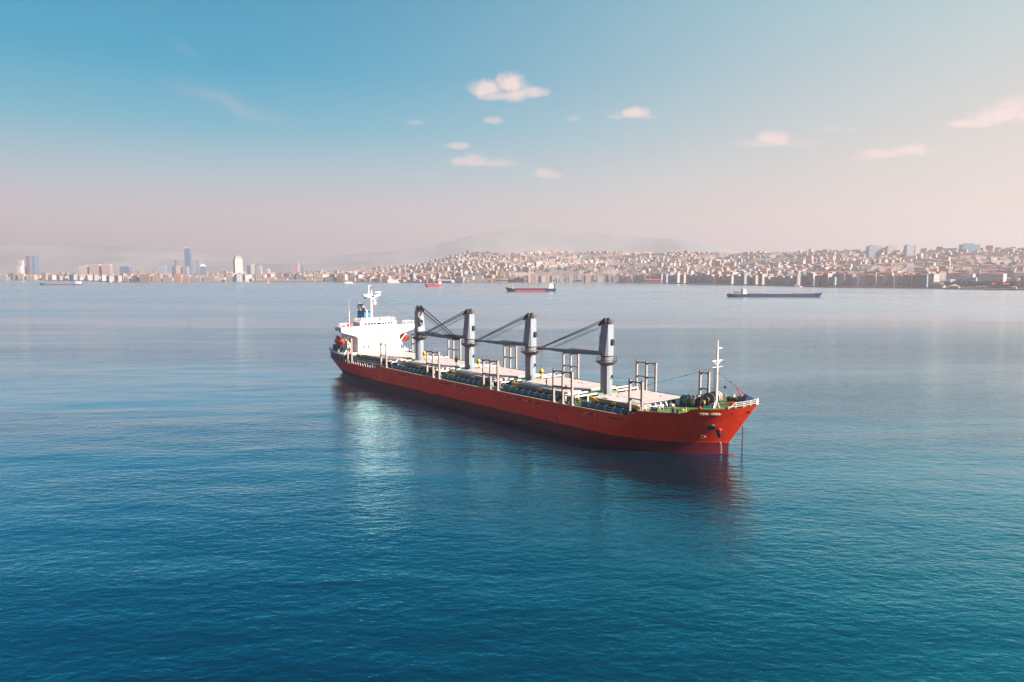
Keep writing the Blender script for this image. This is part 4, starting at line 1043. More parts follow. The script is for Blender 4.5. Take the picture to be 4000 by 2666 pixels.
MB().tube([(-L / 2 + 7, 0, z), (-L / 2 + 7, 0, z + 3)], .3, 6).build('mast', WHITE, o)
for xc, jl, col in ((L / 2 - 13, -12, TAN), (2.0, -18, mat('olive_crane_paint', (.25, .27, .18), .5, .15))):
    c = MB().tube([(xc, 0, 3), (xc, 0, 14.5)], 1.0, 10, .8).box(xc - 1.3, xc + 1.3, -1.2, 1.2, 11.5, 15); cc = c.build('deck_crane', col, o)
    MB().bar((xc, 0, 14.2), (xc + jl, 0, 14.6), .9, .7).bar((xc - 1, 0, 9.5), (xc + jl * .4, 0, 14), .5).build('jib', col, cc); MB().bar((xc + jl * .95, 0, 14.5), (xc + jl * .95, 0, 7), .12).build('hoist_wires', WIRE, cc)
# long black ship
o, L = vessel('long_cargo_ship', 2842, 3212, 1160.8, 'very long low black cargo ship with white deckhouse at its left end', 'cargo ship', False)
o.location = o.location
simple_hull(L, 15, [(0, 4.3), (.2, 4.2), (.22, 3.9), (.88, 3.9), (.93, 5.2), (1, 6.0)], 4).build('hull', BLUEH, o)
MB().box(-L / 2 + 27, -L / 2 + 54, -6, 6, 3.7, 4.8).box(L / 2 - 42, L / 2 - 16, -6, 6, 3.7, 4.8).build('hatch_coaming', BLUEH, o)
MB().box(-L / 2 + 27, -L / 2 + 54, -6, 6, 4.82, 4.98).box(L / 2 - 42, L / 2 - 16, -6, 6, 4.82, 4.98).build('hatch_cover', mat('faded_red', (.32, .11, .11), .7), o)
MB().box(-L / 2 + 54, L / 2 - 42, -6, 6, 3.6, 4.3).build('hatch_cover', BLUEH, o)
z = house(o, -L / 2 + 20.5, -L / 2 + 26.5, 5.5, 4.2, (2.8, 2.4, 2.2)); house(o, -L / 2 + 3, -L / 2 + 20, 4.5, 4.2, (1.2,), POST, 'low_deckhouse'); MB().box(-L / 2 + 11, -L / 2 + 16, -2.5, 2.5, 5.42, 7.6).build('funnel', GREYBLU, o)
MB().ell((-L / 2 + 22, 0, z + .5), 1.2, 2, .8).build('radar_dome', PALEY, o); MB().tube([(-L / 2 + 8, 0, 4), (-L / 2 + 8, 0, 11.5)], .22, 6).build('mast', BROWN, o); MB().tube([(L / 2 - 12, 0, 5.0), (L / 2 - 12, 0, 8.5)], .08, 6).build('foremast', POST, o)
# small craft by the shore
for u, v, Lm, lab, mt in ((3128, 1123, 13, 'small red and white motor boat above the long black ship bow', PINK), ):
    p = at(u, v); t = empty('motor_boat', p, .1); tag(t, lab, 'boat', 'small craft near the shore')
    simple_hull(Lm, 4, [(0, 1.2), (1, 1.9)], 1.5).build('hull', mt, t); house(t, -Lm * .3, Lm * .2, 1.5, 1.2, (1.6,))
for u, v, lab in ((28, 1096.5, 'tiny white sailing boat near the far left end of the shore'), (345, 1098.5, 'tiny white sailing boat below the first pink tower'), (434, 1103.5, 'left one of two tiny white sailing boats by the pier head'), (462, 1103.5, 'right one of two tiny white sailing boats by the pier head'), (1050, 1106, 'tiny white sailing boat right of the long low terminal roof'), (2902, 1112.5, 'tiny white sailing boat above the deckhouse of the long black ship'), (3110, 1121, 'tiny white mast boat by the quay left of the white gable block')):
    p = at(u, v); t = empty('sailing_boat', p, rnd.uniform(-.4, .4)); tag(t, lab, 'sailboat', 'small craft near the shore')
    simple_hull(11, 3.4, [(0, 1.1), (1, 1.5)], 1.5).build('hull', WHITE, t)
    MB().add([], []) ; m = MB(); m.tube([(.5, 0, 1), (.5, 0, 13)], .12, 5); m.build('mast', WHITE, t)
    m = MB(); m.prism([(.3, 2), (.3, 12), (-4, 2.2)], 'y', -.05, .05); m.build('sail', WHITE, t)

# ================================================================== LAND
SHORE = [(-500, 1097.3), (0, 1096.4), (190, 1096.6), (330, 1098.5), (430, 1103.3), (560, 1104), (950, 1104.2), (960, 1102.8), (1300, 1103.6), (1540, 1105), (1800, 1107), (2050, 1107.6), (2400, 1107.8), (2600, 1109), (2700, 1111.5), (2850, 1113.5), (3000, 1118), (3250, 1124), (3600, 1127.5), (3700, 1130.5), (4000, 1134.5), (4400, 1143)]
RIDGE = [(-500, 1070), (0, 1070), (1000, 1069), (1200, 1066), (1350, 1063), (1450, 1057), (1550, 1046), (1650, 1031), (1720, 1017), (1780, 1000), (1850, 987), (1900, 983), (1960, 990), (2010, 993), (2080, 987), (2150, 981), (2230, 988), (2400, 992), (2700, 992), (2900, 994), (3100, 992), (3250, 986), (3400, 986), (3600, 985), (3750, 977), (3850, 975), (4000, 973), (4400, 968)]
WID = [(-500, 2600), (1000, 2600), (1500, 2300), (1900, 1900), (2600, 1750), (4000, 1500), (4400, 1450)]
def land(u, t):
    """terrain point on bearing u at depth fraction t behind the shore"""
    Ys = at(u, interp(SHORE, u)).y; Wd = interp(WID, u); Y = Ys + t * Wd
    v0 = HOR + (CAM_H - 2.2) * F_PX / (Ys + .06 * Wd); vr = interp(RIDGE, u)
    if t <= .06: z = 2.2
    else:
        q = min(1.0, (t - .06) / .94); vt = v0 + (vr - v0) * (q ** .85)
        d = px2dir(u, vt); z = CAM_H + Y * d.z / d.y
        if t > 1: z -= (t - 1) * Wd * .12
        z = max(2.2, z)
    d = px2dir(u, HOR)
    return Vector((Y * d.x / d.y, Y, z))
us = [-500 + 25 * i for i in range(197)]
ts = [0, .015, .03, .06, .1, .15, .2, .27, .34, .42, .5, .58, .66, .74, .82, .9, .96, 1.0, 1.1, 1.3]
vv = [land(u, t) for u in us for t in ts]; nt_ = len(ts)
ff = [(i * nt_ + j, (i + 1) * nt_ + j, (i + 1) * nt_ + j + 1, i * nt_ + j + 1) for i in range(len(us) - 1) for j in range(nt_ - 1)]
m = MB(); m.add(vv, ff)
m.build('terrain', mat('hillside_ground', (.22, .19, .19), .9, .3, .02, stain=(.32, .22, .18), stain_amt=.5), smooth=True)['kind'] = 'structure'
m = MB(); vv = []; ff = []
for i, u in enumerate(us):
    p = land(u, 0); q = land(u, .006); vv += [(p.x, p.y - 1.5, -.5), (p.x, p.y - 1.5, 2.5), (q.x, q.y, 2.5)]
for i in range(len(us) - 1): a = 3 * i; ff += [(a, a + 3, a + 4, a + 1), (a + 1, a + 4, a + 5, a + 2)]
m.add(vv, ff); m.build('quayside_pavement', mat('quay_stone', (.30, .27, .25), .8, .2, .05))['kind'] = 'structure'
# long pier with low terminal roofs on the left
def slab(name, u0, u1, t, dep, z0, h, mt, lab=None, cat=None, hip=False):
    a, b = land(u0, t), land(u1, t); L = (b - a).length; ang = math.atan2(b.y - a.y, b.x - a.x)
    m = MB().box(0, L, 0, dep, 0, h); o = m.build(name, mt); o.location = (a.x, a.y, z0); o.rotation_euler = (0, 0, ang)
    if lab: tag(o, lab, cat)
    return o, L
# mountains far behind
from mathutils import noise
def range_(name, prof, Y, depth, mt, seed_=0.0):
    vv = []; ff = []; n = 420; us_ = [-700 + 5400 * i / n for i in range(n + 1)]
    fr = [(-1, -.02), (-.85, .10), (-.7, .22), (-.55, .36), (-.42, .50), (-.3, .64), (-.2, .76), (-.1, .90), (0, 1), (.5, .5), (1, -.02)]
    for i, u in enumerate(us_):
        d = px2dir(u, interp(prof, u)); z = max(5, CAM_H + Y * d.z / d.y); x = Y * d.x / d.y
        for k, (yy, f) in enumerate(fr):
            q = noise.fractal(Vector((x * .0022, yy * 1.4 + seed_, 0)), .8, 2.1, 5)
            vv.append((x, Y + yy * depth, z * (f + (.016 * q if 0 < f < 1 else .008 * q))))
    w_ = len(fr)
    for i in range(n):
        for k in range(w_ - 1): a = i * w_ + k; ff.append((a, a + w_, a + w_ + 1, a + 1))
    m = MB(); m.add(vv, ff); m.build(name, mt, smooth=True)['kind'] = 'structure'
HILLM = mat('mountain_haze_tone', (.25, .265, .29), .95, .3, .001)  # paled towards the sky: distance haze is put into the colour
range_('mountains', [(-700, 940), (0, 951), (300, 958), (600, 972), (800, 990), (1000, 996), (1100, 1006), (1300, 1004), (1400, 992), (1500, 986), (1600, 976), (1700, 960), (1780, 938), (1850, 918), (1950, 904), (2050, 898), (2180, 898), (2300, 905), (2450, 925), (2600, 931), (2700, 944), (2800, 960), (2900, 984), (3000, 1010), (3300, 1050), (4700, 1050)], 6600, 900, HILLM)
range_('hills', [(-700, 1040), (0, 1030), (150, 1010), (350, 1003), (560, 1004), (700, 1016), (850, 1024), (1000, 1030), (1250, 1036), (1400, 1030), (1700, 1012), (2100, 1000), (2600, 1010), (3500, 1040), (4700, 1050)], 5200, 300, HILLM, 7.0)

# ================================================================== CITY
def bmat(name, col, win=(.05, .07, .11), storey=3.1, bay=3.2, wf=.55, hf=.45):
    m = bpy.data.materials.new(name); m.use_nodes = True; T = NT(m.node_tree)
    u = T.n('ShaderNodeUVMap').outputs[0]; s = T.n('ShaderNodeSeparateXYZ', i_0=u)
    fu = T.m('FRACT', T.m('DIVIDE', s.outputs[0], bay)); fv = T.m('FRACT', T.m('DIVIDE', s.outputs[1], storey))
    w = T.m('MULTIPLY', T.m('LESS_THAN', T.m('ABSOLUTE', T.m('SUBTRACT', fu, .5)), wf / 2), T.m('LESS_THAN', T.m('ABSOLUTE', T.m('SUBTRACT', fv, .55)), hf / 2))
    nz_ = T.n('ShaderNodeTexNoise', i_Vector=T.n('ShaderNodeTexCoord').outputs['Object'], i_Scale=.12, i_Detail=2.0).outputs[0]
    c = T.ramp(nz_, [(.3, tuple(x * .85 for x in col) + (1,)), (.7, tuple(min(1, x * 1.08) for x in col) + (1,))])
    b = T.n('ShaderNodeBsdfPrincipled', i_Base_Color=T.mix(w, c, (*win, 1)), i_Roughness=T.m('SUBTRACT', .8, T.m('MULTIPLY', w, .5)))
    T.l(b.outputs[0], T.n('ShaderNodeOutputMaterial').inputs[0]); return m
COLS = [('white', (.66, .64, .63)), ('cream', (.60, .54, .47)), ('pink', (.52, .38, .36)), ('grey', (.40, .43, .48)), ('beige', (.48, .42, .37)), ('pale blue', (.38, .47, .58)), ('ochre', (.50, .38, .28))]
BM = [bmat('facade_' + n.replace(' ', '_'), c) for n, c in COLS]
GL1 = bmat('facade_blue_glass', (.16, .25, .38), (.06, .11, .22), 3.6, 2.2, .8, .7); GL2 = bmat('facade_teal_glass', (.16, .34, .40), (.05, .14, .22), 3.6, 2.2, .8, .7); GL3 = bmat('facade_rose_panels', (.42, .32, .36), (.2, .14, .2), 3.6, 3, .5, .4); GRYT = bmat('facade_grey_blue', (.30, .36, .44), (.08, .12, .2), 3.4, 2.8, .6, .5)
TILE = mat('terracotta_tiles', (.44, .20, .14), .85, .25, .15); FLAT = mat('flat_roof', (.34, .29, .28), .9, .2, .1); REDROOF = mat('red_roof', (.55, .09, .06), .8, .15, .1)
class City(MB):
    """boxes with facade UVs: u = metres along the wall, v = metres up"""
    def __init__(s): super().__init__(); s.uv = []
    def quad(s, p, uv, mi):
        o = len(s.v); s.v += [tuple(q) for q in p]; s.f.append(tuple(range(o, o + len(p)))); s.mi.append(mi); s.uv += uv
    def block(s, c, w, d, h, ang, mi, roof, rmi, below=6.0, rh=2.2):
        ca, sa = math.cos(ang), math.sin(ang)
        def P(x, y, z): return (c[0] + x * ca - y * sa, c[1] + x * sa + y * ca, c[2] + z)
        k = [(-w / 2, -d / 2), (w / 2, -d / 2), (w / 2, d / 2), (-w / 2, d / 2)]; u = 0
        for i in range(4):
            a, b = k[i], k[(i + 1) % 4]; L = (w, d, w, d)[i]
            s.quad([P(*a, -below), P(*b, -below), P(*b, h), P(*a, h)], [(u, -below), (u + L, -below), (u + L, h), (u, h)], mi); u += L
        z4 = [(0, 0)] * 4
        if roof == 'hip':
            e = .5; i_ = min(w, d) / 2
            K = [P(-w / 2 - e, -d / 2 - e, h), P(w / 2 + e, -d / 2 - e, h), P(w / 2 + e, d / 2 + e, h), P(-w / 2 - e, d / 2 + e, h)]
            if w >= d: A, B = P(-w / 2 + i_, 0, h + rh), P(w / 2 - i_, 0, h + rh); F = [[K[0], K[1], B, A], [K[1], K[2], B], [K[2], K[3], A, B], [K[3], K[0], A]]
            else: A, B = P(0, -d / 2 + i_, h + rh), P(0, d / 2 - i_, h + rh); F = [[K[0], K[1], A], [K[1], K[2], B, A], [K[2], K[3], B], [K[3], K[0], A, B]]
            for f in F: s.quad(f, [(0, 0)] * len(f), rmi)
        else:
            s.quad([P(*q, h) for q in k], z4, rmi)
    def finish(s, name, mats):
        me = bpy.data.meshes.new(name); me.from_pydata(s.v, [], s.f)
        for x in mats: me.materials.append(x)
        me.polygons.foreach_set('material_index', s.mi)
        ul = me.uv_layers.new(name='UVMap'); ul.data.foreach_set('uv', [q for p in s.uv for q in p])
        me.update(); o = bpy.data.objects.new(name, me); C.objects.link(o); return o
NUM = ['one', 'two', 'three', 'four', 'five', 'six', 'seven', 'eight', 'nine', 'ten', 'eleven', 'twelve']
ORD = ['just', 'second', 'third', 'fourth', 'fifth', 'sixth', 'seventh', 'eighth', 'ninth', 'tenth', 'eleventh', 'twelfth', 'thirteenth', 'fourteenth', 'fifteenth', 'sixteenth', 'seventeenth', 'eighteenth', 'nineteenth', 'twentieth']
LM = [(-400, 'the photo left edge'), (82, 'the hook-topped white tower'), (130, 'the blue and pink tower'), (240, 'the far left coaster'), (375, 'the twin pink towers'), (636, 'the grey-blue box tower'), (740, 'the tallest tower'), (930, 'the white-sided chamfered tower'), (1154, 'the pale pink far tower'), (1360, 'the small white motor yacht'), (1538, 'the white ferry'), (1692, 'the pink-red tanker'), (1905, 'the wooded hilltop'), (2072, 'the tan-craned ship'), (2171, 'the tan-craned ship stern'), (2500, 'the dip in the quay line'), (2690, 'the quay bend'), (2905, 'the long ship deckhouse'), (3050, 'the long ship middle'), (3212, 'the long ship bow'), (3420, 'the stepped ridge block'), (3560, 'the tall ridge blocks'), (3646, 'the white end gable'), (3790, 'the flat ridge slab')]
cnt = {}
def place_label(u, row):
    lm = [x for x in LM if x[0] <= u][-1]; k = cnt.get((lm[1], row), 0); cnt[(lm[1], row)] = k + 1
    return lm[1], k
def building(u, t, wpx, h, dep, ci, roof, row, rot=0, mats=None):
    p = land(u, t); w = wpx * p.y / F_PX
    e = land(u + 40, t); s_ = land(u - 40, t); ang = math.atan2(e.y - s_.y, e.x - s_.x) + rot
    c = City(); rm = {'hip': TILE, 'red': REDROOF, 'flat': FLAT}[roof]
    t_ = empty('apartment_block', p, ang)
    c.block((0, dep / 2, 0), w, dep, h, 0, 0, 'none', 0)
    f_ = c.finish('wall', [BM[ci]]); f_.parent = t_
    r_ = City()
    if roof == 'flat':
        r_.block((0, dep / 2, h + .02), w + .4, dep + .4, .7, 0, 0, 'flat', 0, .0)
        if rnd.random() < .6: r_.block((rnd.uniform(-.25, .25) * w, dep / 2, h + .75), w * .3, dep * .4, 2.4, 0, 0, 'flat', 0, 0)
    else: r_.block((0, dep / 2, h + .02), w, dep, .1, 0, 0, 'hip', 0, 0, 2.4)
    ro = r_.finish('roof', [rm if roof != 'flat' else FLAT]); ro.parent = t_
    if row == 'seafront' and wpx * h > 500:           # balconies on the nearer fronts
        n = int(h / 3.1); nb_ = max(1, int(w / 9))
        for q in range(nb_):
            x = -w / 2 + w * (q + .5) / nb_; b = MB(); o_ = 0
            for k in range(1, n): b.box(x - 2.6, x + 2.6, -1.25, -.05, 3.1 * k - .1, 3.1 * k + .85)
            b.box(x - .1, x + .1, -1.2, -.06, 3, h - .4); b.build('balcony_stack', BM[ci], t_)
    lm, k = place_label(u, row); n = NUM[min(11, max(0, round(h / 3.1) - 1))]
    rd = {'hip': 'tiled roof', 'red': 'red roof', 'flat': 'flat roof'}[roof]
    pos = f'{ORD[k]} right of' if k else 'just right of'
    rowtxt = {'seafront': 'seafront', 'second': 'second-row', 'third': 'lower-slope'}[row]
    tag(t_, f'{COLS[ci][0]} {n}-storey {rowtxt} block, {rd}, {pos} {lm}'[:110], 'building', {'seafront': 'apartment blocks in the seafront row', 'second': 'blocks behind the seafront row', 'third': 'blocks on the lower slope'}[row])
    return t_
nb_count = 0
# seafront row
u = -40
while u < 3640:
    Y = land(u, .03).y
    if u < 1380: wpx = rnd.uniform(15, 44) * 2900 / Y; h = rnd.uniform(12, 27)
    elif u < 2060: wpx = rnd.uniform(14, 34); h = rnd.uniform(8, 20)
    else: wpx = rnd.uniform(20, 30) * 2000 / Y * 1.0; h = rnd.choice((24.8, 24.8, 27.9, 27.9, 21.7, 31)) * (.95 if u < 3100 else 1)
    uc = u + wpx / 2
    ci = rnd.choices(range(7), (5, 4, 2, 4, 3, 3, 1) if u < 2150 else (3, 2, .7, 4, 1.5, 5, .2))[0]  # more blue and grey along here: blue shade of the fronts put into the palette
    roof = rnd.choices(('flat', 'hip', 'red'), (5, 3, .5))[0]
    if abs(uc - 3172) < 18: ci, h, roof = 0, 29, 'flat'
    if u > 3612: ci, h, roof = 0, 30, 'flat'
    if 1560 < uc < 1660 or 1830 < uc < 1880 and rnd.random() < .6: h = 7
    building(uc, rnd.uniform(.024, .032), wpx, h, rnd.uniform(12, 18), ci, roof, 'seafront'); nb_count += 1
    u += wpx + (rnd.choice((0, 0, 0, 0, 6, 10)) if u > 2060 else rnd.choice((0, 1, 3, 8)))
# second row
u = -60
while u < 4020:
    Y = land(u, .08).y; wpx = rnd.uniform(18, 36) * 2400 / Y; h = rnd.uniform(16, 34) if u > 1900 else rnd.uniform(14, 30)
    uc = u + wpx / 2; ci = rnd.choices(range(7), (5, 4, 2, 4, 3, 3, 1))[0]
    building(uc, rnd.uniform(.06, .09), wpx, h, rnd.uniform(12, 20), ci, rnd.choices(('flat', 'hip', 'red'), (4, 4, .4))[0], 'second', rnd.uniform(-.35, .2)); nb_count += 1
    u += wpx + rnd.choice((0, 2, 8, 16, 30) if u < 3640 else (4, 20, 60))
# lower slope, nearer right-hand part
u = 3300
while u < 4010 and nb_count < 268:
    Y = land(u, .16).y; wpx = rnd.uniform(26, 46); h = rnd.uniform(16, 26); uc = u + wpx / 2
    building(uc, rnd.uniform(.12, .18), wpx, h, 16, rnd.choices(range(7), (6, 4, 2, 3, 3, 2, 1))[0], rnd.choice(('flat', 'flat', 'hip')), 'third', rnd.uniform(-.2, .3)); nb_count += 1
    u += wpx + rnd.choice((0, 4, 20))
# towers: u0, u1, v top, distance, depth, material, roof, label, extra
def tower(u0, u1, vt, Y, dep, mt, lab, rot=0, roof='flat', cap=None, name='office_tower'):
    a = px2dir(u0, HOR); b = px2dir(u1, HOR); x0, x1 = Y * a.x / a.y, Y * b.x / b.y; w = (x1 - x0)
    d = px2dir(u0, vt); h = CAM_H + Y * d.z / d.y
    t_ = empty(name, ((x0 + x1) / 2, Y, 0), rot); tag(t_, lab, 'tower', 'towers over the far left shore')
    k = abs(math.cos(rot)) + abs(math.sin(rot)) * dep / w; ww = w / k; dd = dep / k if rot else dep
    c = City(); c.block((0, 0, 0), ww, dd, h, 0, 0, 'flat', 1, 0); f_ = c.finish('wall', [mt, FLAT]); f_.parent = t_
    return t_, ww, dd, h
def addon(t_, x0, x1, y0, y1, z0, z1, mt, nm='roof_block'):
    c = City(); c.block(((x0 + x1) / 2, (y0 + y1) / 2, z0), x1 - x0, y1 - y0, z1 - z0, 0, 0, 'flat', 1, 0); o = c.finish(nm, [mt, FLAT]); o.parent = t_; return o
WH2 = BM[0]
t_, w, d, h = tower(82.5, 92.5, 1017, 3400, 16, WH2, 'white tower whose top hooks out to the left, at far left'); addon(t_, -w / 2 - 9, -w / 2 - .1, -8, 8, h - 12, h, WH2, 'overhanging_top')
t_, w, d, h = tower(70, 84, 1044, 3380, 16, WH2, 'shorter white tower touching the hook-topped white tower'); addon(t_, -w / 2 - 1, w / 2 + 1, -9, 9, h, h + 4, WH2)
t_, w, d, h = tower(113, 146, 1001, 3900, 36, GL1, 'three-toned glass tower, blue, pink and teal, at far left', 0); addon(t_, -w * .1, w * .22, -19, -18.05, 0, h + 4, GL3, 'pink_stripe'); addon(t_, w * .22, w * .5, -19, -18.05, 0, h - 4, GL2, 'teal_side')
tower(96, 112, 1043, 3900, 20, GL2, 'low teal glass box left of the three-toned tower', name='office_block')
for u0, u1, lab in ((358, 392, 'left one of the twin pink-brown towers'), (403, 436, 'right one of the twin pink-brown towers')):
    t_, w, d, h = tower(u0, u1, 1036, 3800, 34, GL3, lab, R(6)); addon(t_, -w / 2 - .5, w / 2 + .5, -d / 2 - .5, d / 2 + .5, h, h + 4, BM[1], 'pale_cap')
t_, w, d, h = tower(475, 510, 1043, 3700, 30, GL1, 'dark blue arched-top tower right of the twin pink towers'); addon(t_, -w * .32, w * .42, -12, 12, h, h + 5, GRYT)
t_, w, d, h = tower(310, 345, 1040, 3800, 30, BM[4], 'beige stepped tower left of the twin pink towers', R(10)); addon(t_, w * .1, w / 2, -10, 10, h, h + 5, BM[1])
t_, w, d, h = tower(621, 650, 1038, 3600, 30, GRYT, 'grey-blue box tower left of the tallest tower', R(12))
tower(685, 692, 1017, 3900, 10, GL1, 'very thin dark blue tower just left of the tallest tower')
tower(676, 690, 1040, 3500, 20, GL1, 'low dark blue tower in front of the thin tower')
tower(690, 712, 1038, 3450, 24, BM[4], 'striped beige and white tower in the cluster by the tallest tower', R(14))
tower(716, 736, 1041, 3450, 24, GRYT, 'grey-blue block tower at the foot of the tallest tower')
t_, w, d, h = tower(728, 750, 972, 4200, 34, GL1, 'tallest tower, slim and blue with a white slab jutting left at its top'); addon(t_, -w / 2 - 23, -w / 2 + 6, -16, 16, h, h + 6, WH2, 'jutting_slab'); addon(t_, -w / 2 + 6.2, w / 2, -16, 16, h, h + 3, GRYT)
tower(770, 784, 1019, 3900, 20, GRYT, 'slim grey-blue tower right of the tallest tower')
t_, w, d, h = tower(782, 806, 1041, 3500, 26, GL1, 'blue tower with a pale pyramid roof', R(14)); m = MB(); m.add([(-w / 2 - 1, -d / 2 - 1, h), (w / 2 + 1, -d / 2 - 1, h), (w / 2 + 1, d / 2 + 1, h), (-w / 2 - 1, d / 2 + 1, h), (0, 0, h + 13)], [(0, 1, 4), (1, 2, 4), (2, 3, 4), (3, 0, 4), (3, 2, 1, 0)]); m.build('pyramid_roof', WHITE, t_)
t_, w, d, h = tower(912, 949, 1012, 3300, 34, BM[0], 'broad white-sided tower with a chamfered top', R(38)); addon(t_, -w * .38, w * .38, -d * .38, d * .38, h, h + 13, BM[3], 'chamfered_top')
t_, w, d, h = tower(969, 1004, 1037, 3250, 26, GL1, 'dark blue glass tower with a white domed column, right of the white-sided tower'); addon(t_, -w * .08, w * .4, -14.5, -13.05, 0, h + 6, BM[0], 'white_column')
tower(1007, 1022, 1037, 3700, 24, BM[4], 'faint beige tower right of the dark blue glass tower')
tower(1141, 1168, 1027, 4600, 40, GL3, 'faint pale pink tower standing alone right of centre left')
tower(1178, 1187, 1044, 4300, 16, GL2, 'faint teal stub beside the pale pink tower')
tower(1045, 1054, 1050, 4000, 16, WH2, 'small white slab between the glass tower and the pale pink tower', name='office_block')
for u0, u1, vt, Y, mt, lab in ((3537, 3566, 960, 2950, BM[5], 'taller left one of the pair of blocks on the ridge'), (3570, 3588, 966, 2960, BM[1], 'right one of the pair of blocks on the ridge'), (3390, 3438, 962, 3000, GRYT, 'stepped grey-blue block on the ridge'), (3462, 3497, 964, 2980, BM[4], 'pale block with rounded outline right of the stepped ridge block'), (3754, 3822, 956, 2900, GL2, 'long flat blue slab building on the ridge at right'), (2064, 2072, 1058, 2420, WH2, 'slim white tower behind the seafront above the tan cranes')):
    a = px2dir((u0 + u1) / 2, vt); w = (u1 - u0) * Y / F_PX; h = CAM_H + Y * a.z / a.y; g = land((u0 + u1) / 2, 1.0).z if Y > 2500 else 0
    t_ = empty('ridge_building' if Y > 2500 else 'apartment_tower', (Y * a.x / a.y, Y, 0)); tag(t_, lab, 'building', 'large buildings on the skyline' if Y > 2500 else None)
    c = City(); c.block((0, 0, 20), w, 24, h - 20, 0, 0, 'flat', 1, 20); f_ = c.finish('wall', [mt, FLAT]); f_.parent = t_
    addon(t_, -w * .3, w * .15, -8, 8, h, h + 4, mt)
# long red-roofed and arched terminal halls on the quay
def hall(u0, u1, t, h, dep, wall_m, roof_m, lab, rh=3):
    a, b = land(u0, t), land(u1, t); L = (b - a).length; ang = math.atan2(b.y - a.y, b.x - a.x); c = (a + b) / 2
    t_ = empty('terminal_hall', c, ang); tag(t_, lab, 'building', 'low halls on the quay')
    q = City(); q.block((0, 0, 0), L, dep, h, 0, 0, 'none', 0, 1); q.finish('wall', [wall_m]).parent = t_
    q = City(); q.block((0, 0, h), L, dep, .1, 0, 0, 'hip', 0, 0, rh); q.finish('roof', [roof_m]).parent = t_
hall(1025, 1105, .012, 6, 20, BM[1], REDROOF, 'low terminal hall with a red roof, left of the small white motor yacht')
hall(1000, 1230, .004, 3.5, 12, BM[4], FLAT, 'very long low pale pier shed along the quay')
hall(1705, 1770, .006, 6, 18, BM[0], BM[0], 'low white arched hall behind the pink-red tanker')
hall(3865, 4010, .035, 8, 14, BM[2], REDROOF, 'long red-roofed building among trees at far right')
hall(3655, 3690, .02, 9, 16, BM[1], TILE, 'tiled-roof villa just right of the white end gable')
hall(3712, 3745, .012, 5, 12, BM[0], BM[0], 'low white-roofed pavilion by the right-hand shore trees')
hall(2520, 2585, .010, 9, 14, BM[2], REDROOF, 'low red-roofed building between the seafront blocks')
hall(3735, 3750, .004, 3.5, 8, BM[1], FLAT, 'small pale kiosk on the right-hand quay')
hall(3955, 3975, .004, 3.5, 8, BM[0], FLAT, 'small white kiosk on the quay near the right edge')
# the rest of the town: thousands of houses
cty = City(); r3 = random.Random(11)
from mathutils import noise
def row_t():
    out = []; t = .11
    while t < 1.03: out.append(t); t += .020 + .026 * t
    return out
for t0 in row_t():
    u = -120 + r3.uniform(0, 20)
    while u < 4120:
        tt = t0 + r3.uniform(-.013, .013); p = land(u, tt); Y = p.y
        steep = land(u, .9).z > 60
        w = r3.uniform(11, 30) * (1 if steep else 1.25); d = r3.uniform(9, 16); h = r3.uniform(6, 13) + (r3.random() < .10) * r3.uniform(4, 12)
        q = noise.noise(Vector((p.x * .0035, p.y * .0035, 3.3))); wood = q > (.25 if steep else .40)
        if 1840 < u < 1960 and t0 > .85 or 1990 < u < 2035 and t0 > .8: wood = True
        if 2100 < u - 0 < 2135 and .1 < t0 < .45: wood = True
        if not wood or r3.random() < .06:
            ang = math.atan2(land(u + 30, tt).y - land(u - 30, tt).y, land(u + 30, tt).x - land(u - 30, tt).x) + noise.noise(Vector((p.x * .004, p.y * .004, 9))) * 1.5 + r3.uniform(-.15, .15)
            mi = r3.choices(range(7), (6, 5, 3, 3, 4, 1, 3))[0]; hip = r3.random() < .6
            cty.block(p, w, d, h, ang, mi, 'hip' if hip else 'flat', 7 if hip and r3.random() < .8 else 8, 9.0, r3.uniform(1.5, 2.8))
        u += (w * r3.uniform(1.0, 1.22) + (r3.random() < .10) * 9) * F_PX / Y
o = cty.finish('hillside_houses', BM + [TILE, FLAT]); o['kind'] = 'stuff'; o['label'] = 'dense far-off town of pale and tile-roofed houses covering the hill and the plain'
print('city faces', len(cty.f), 'blocks', nb_count)
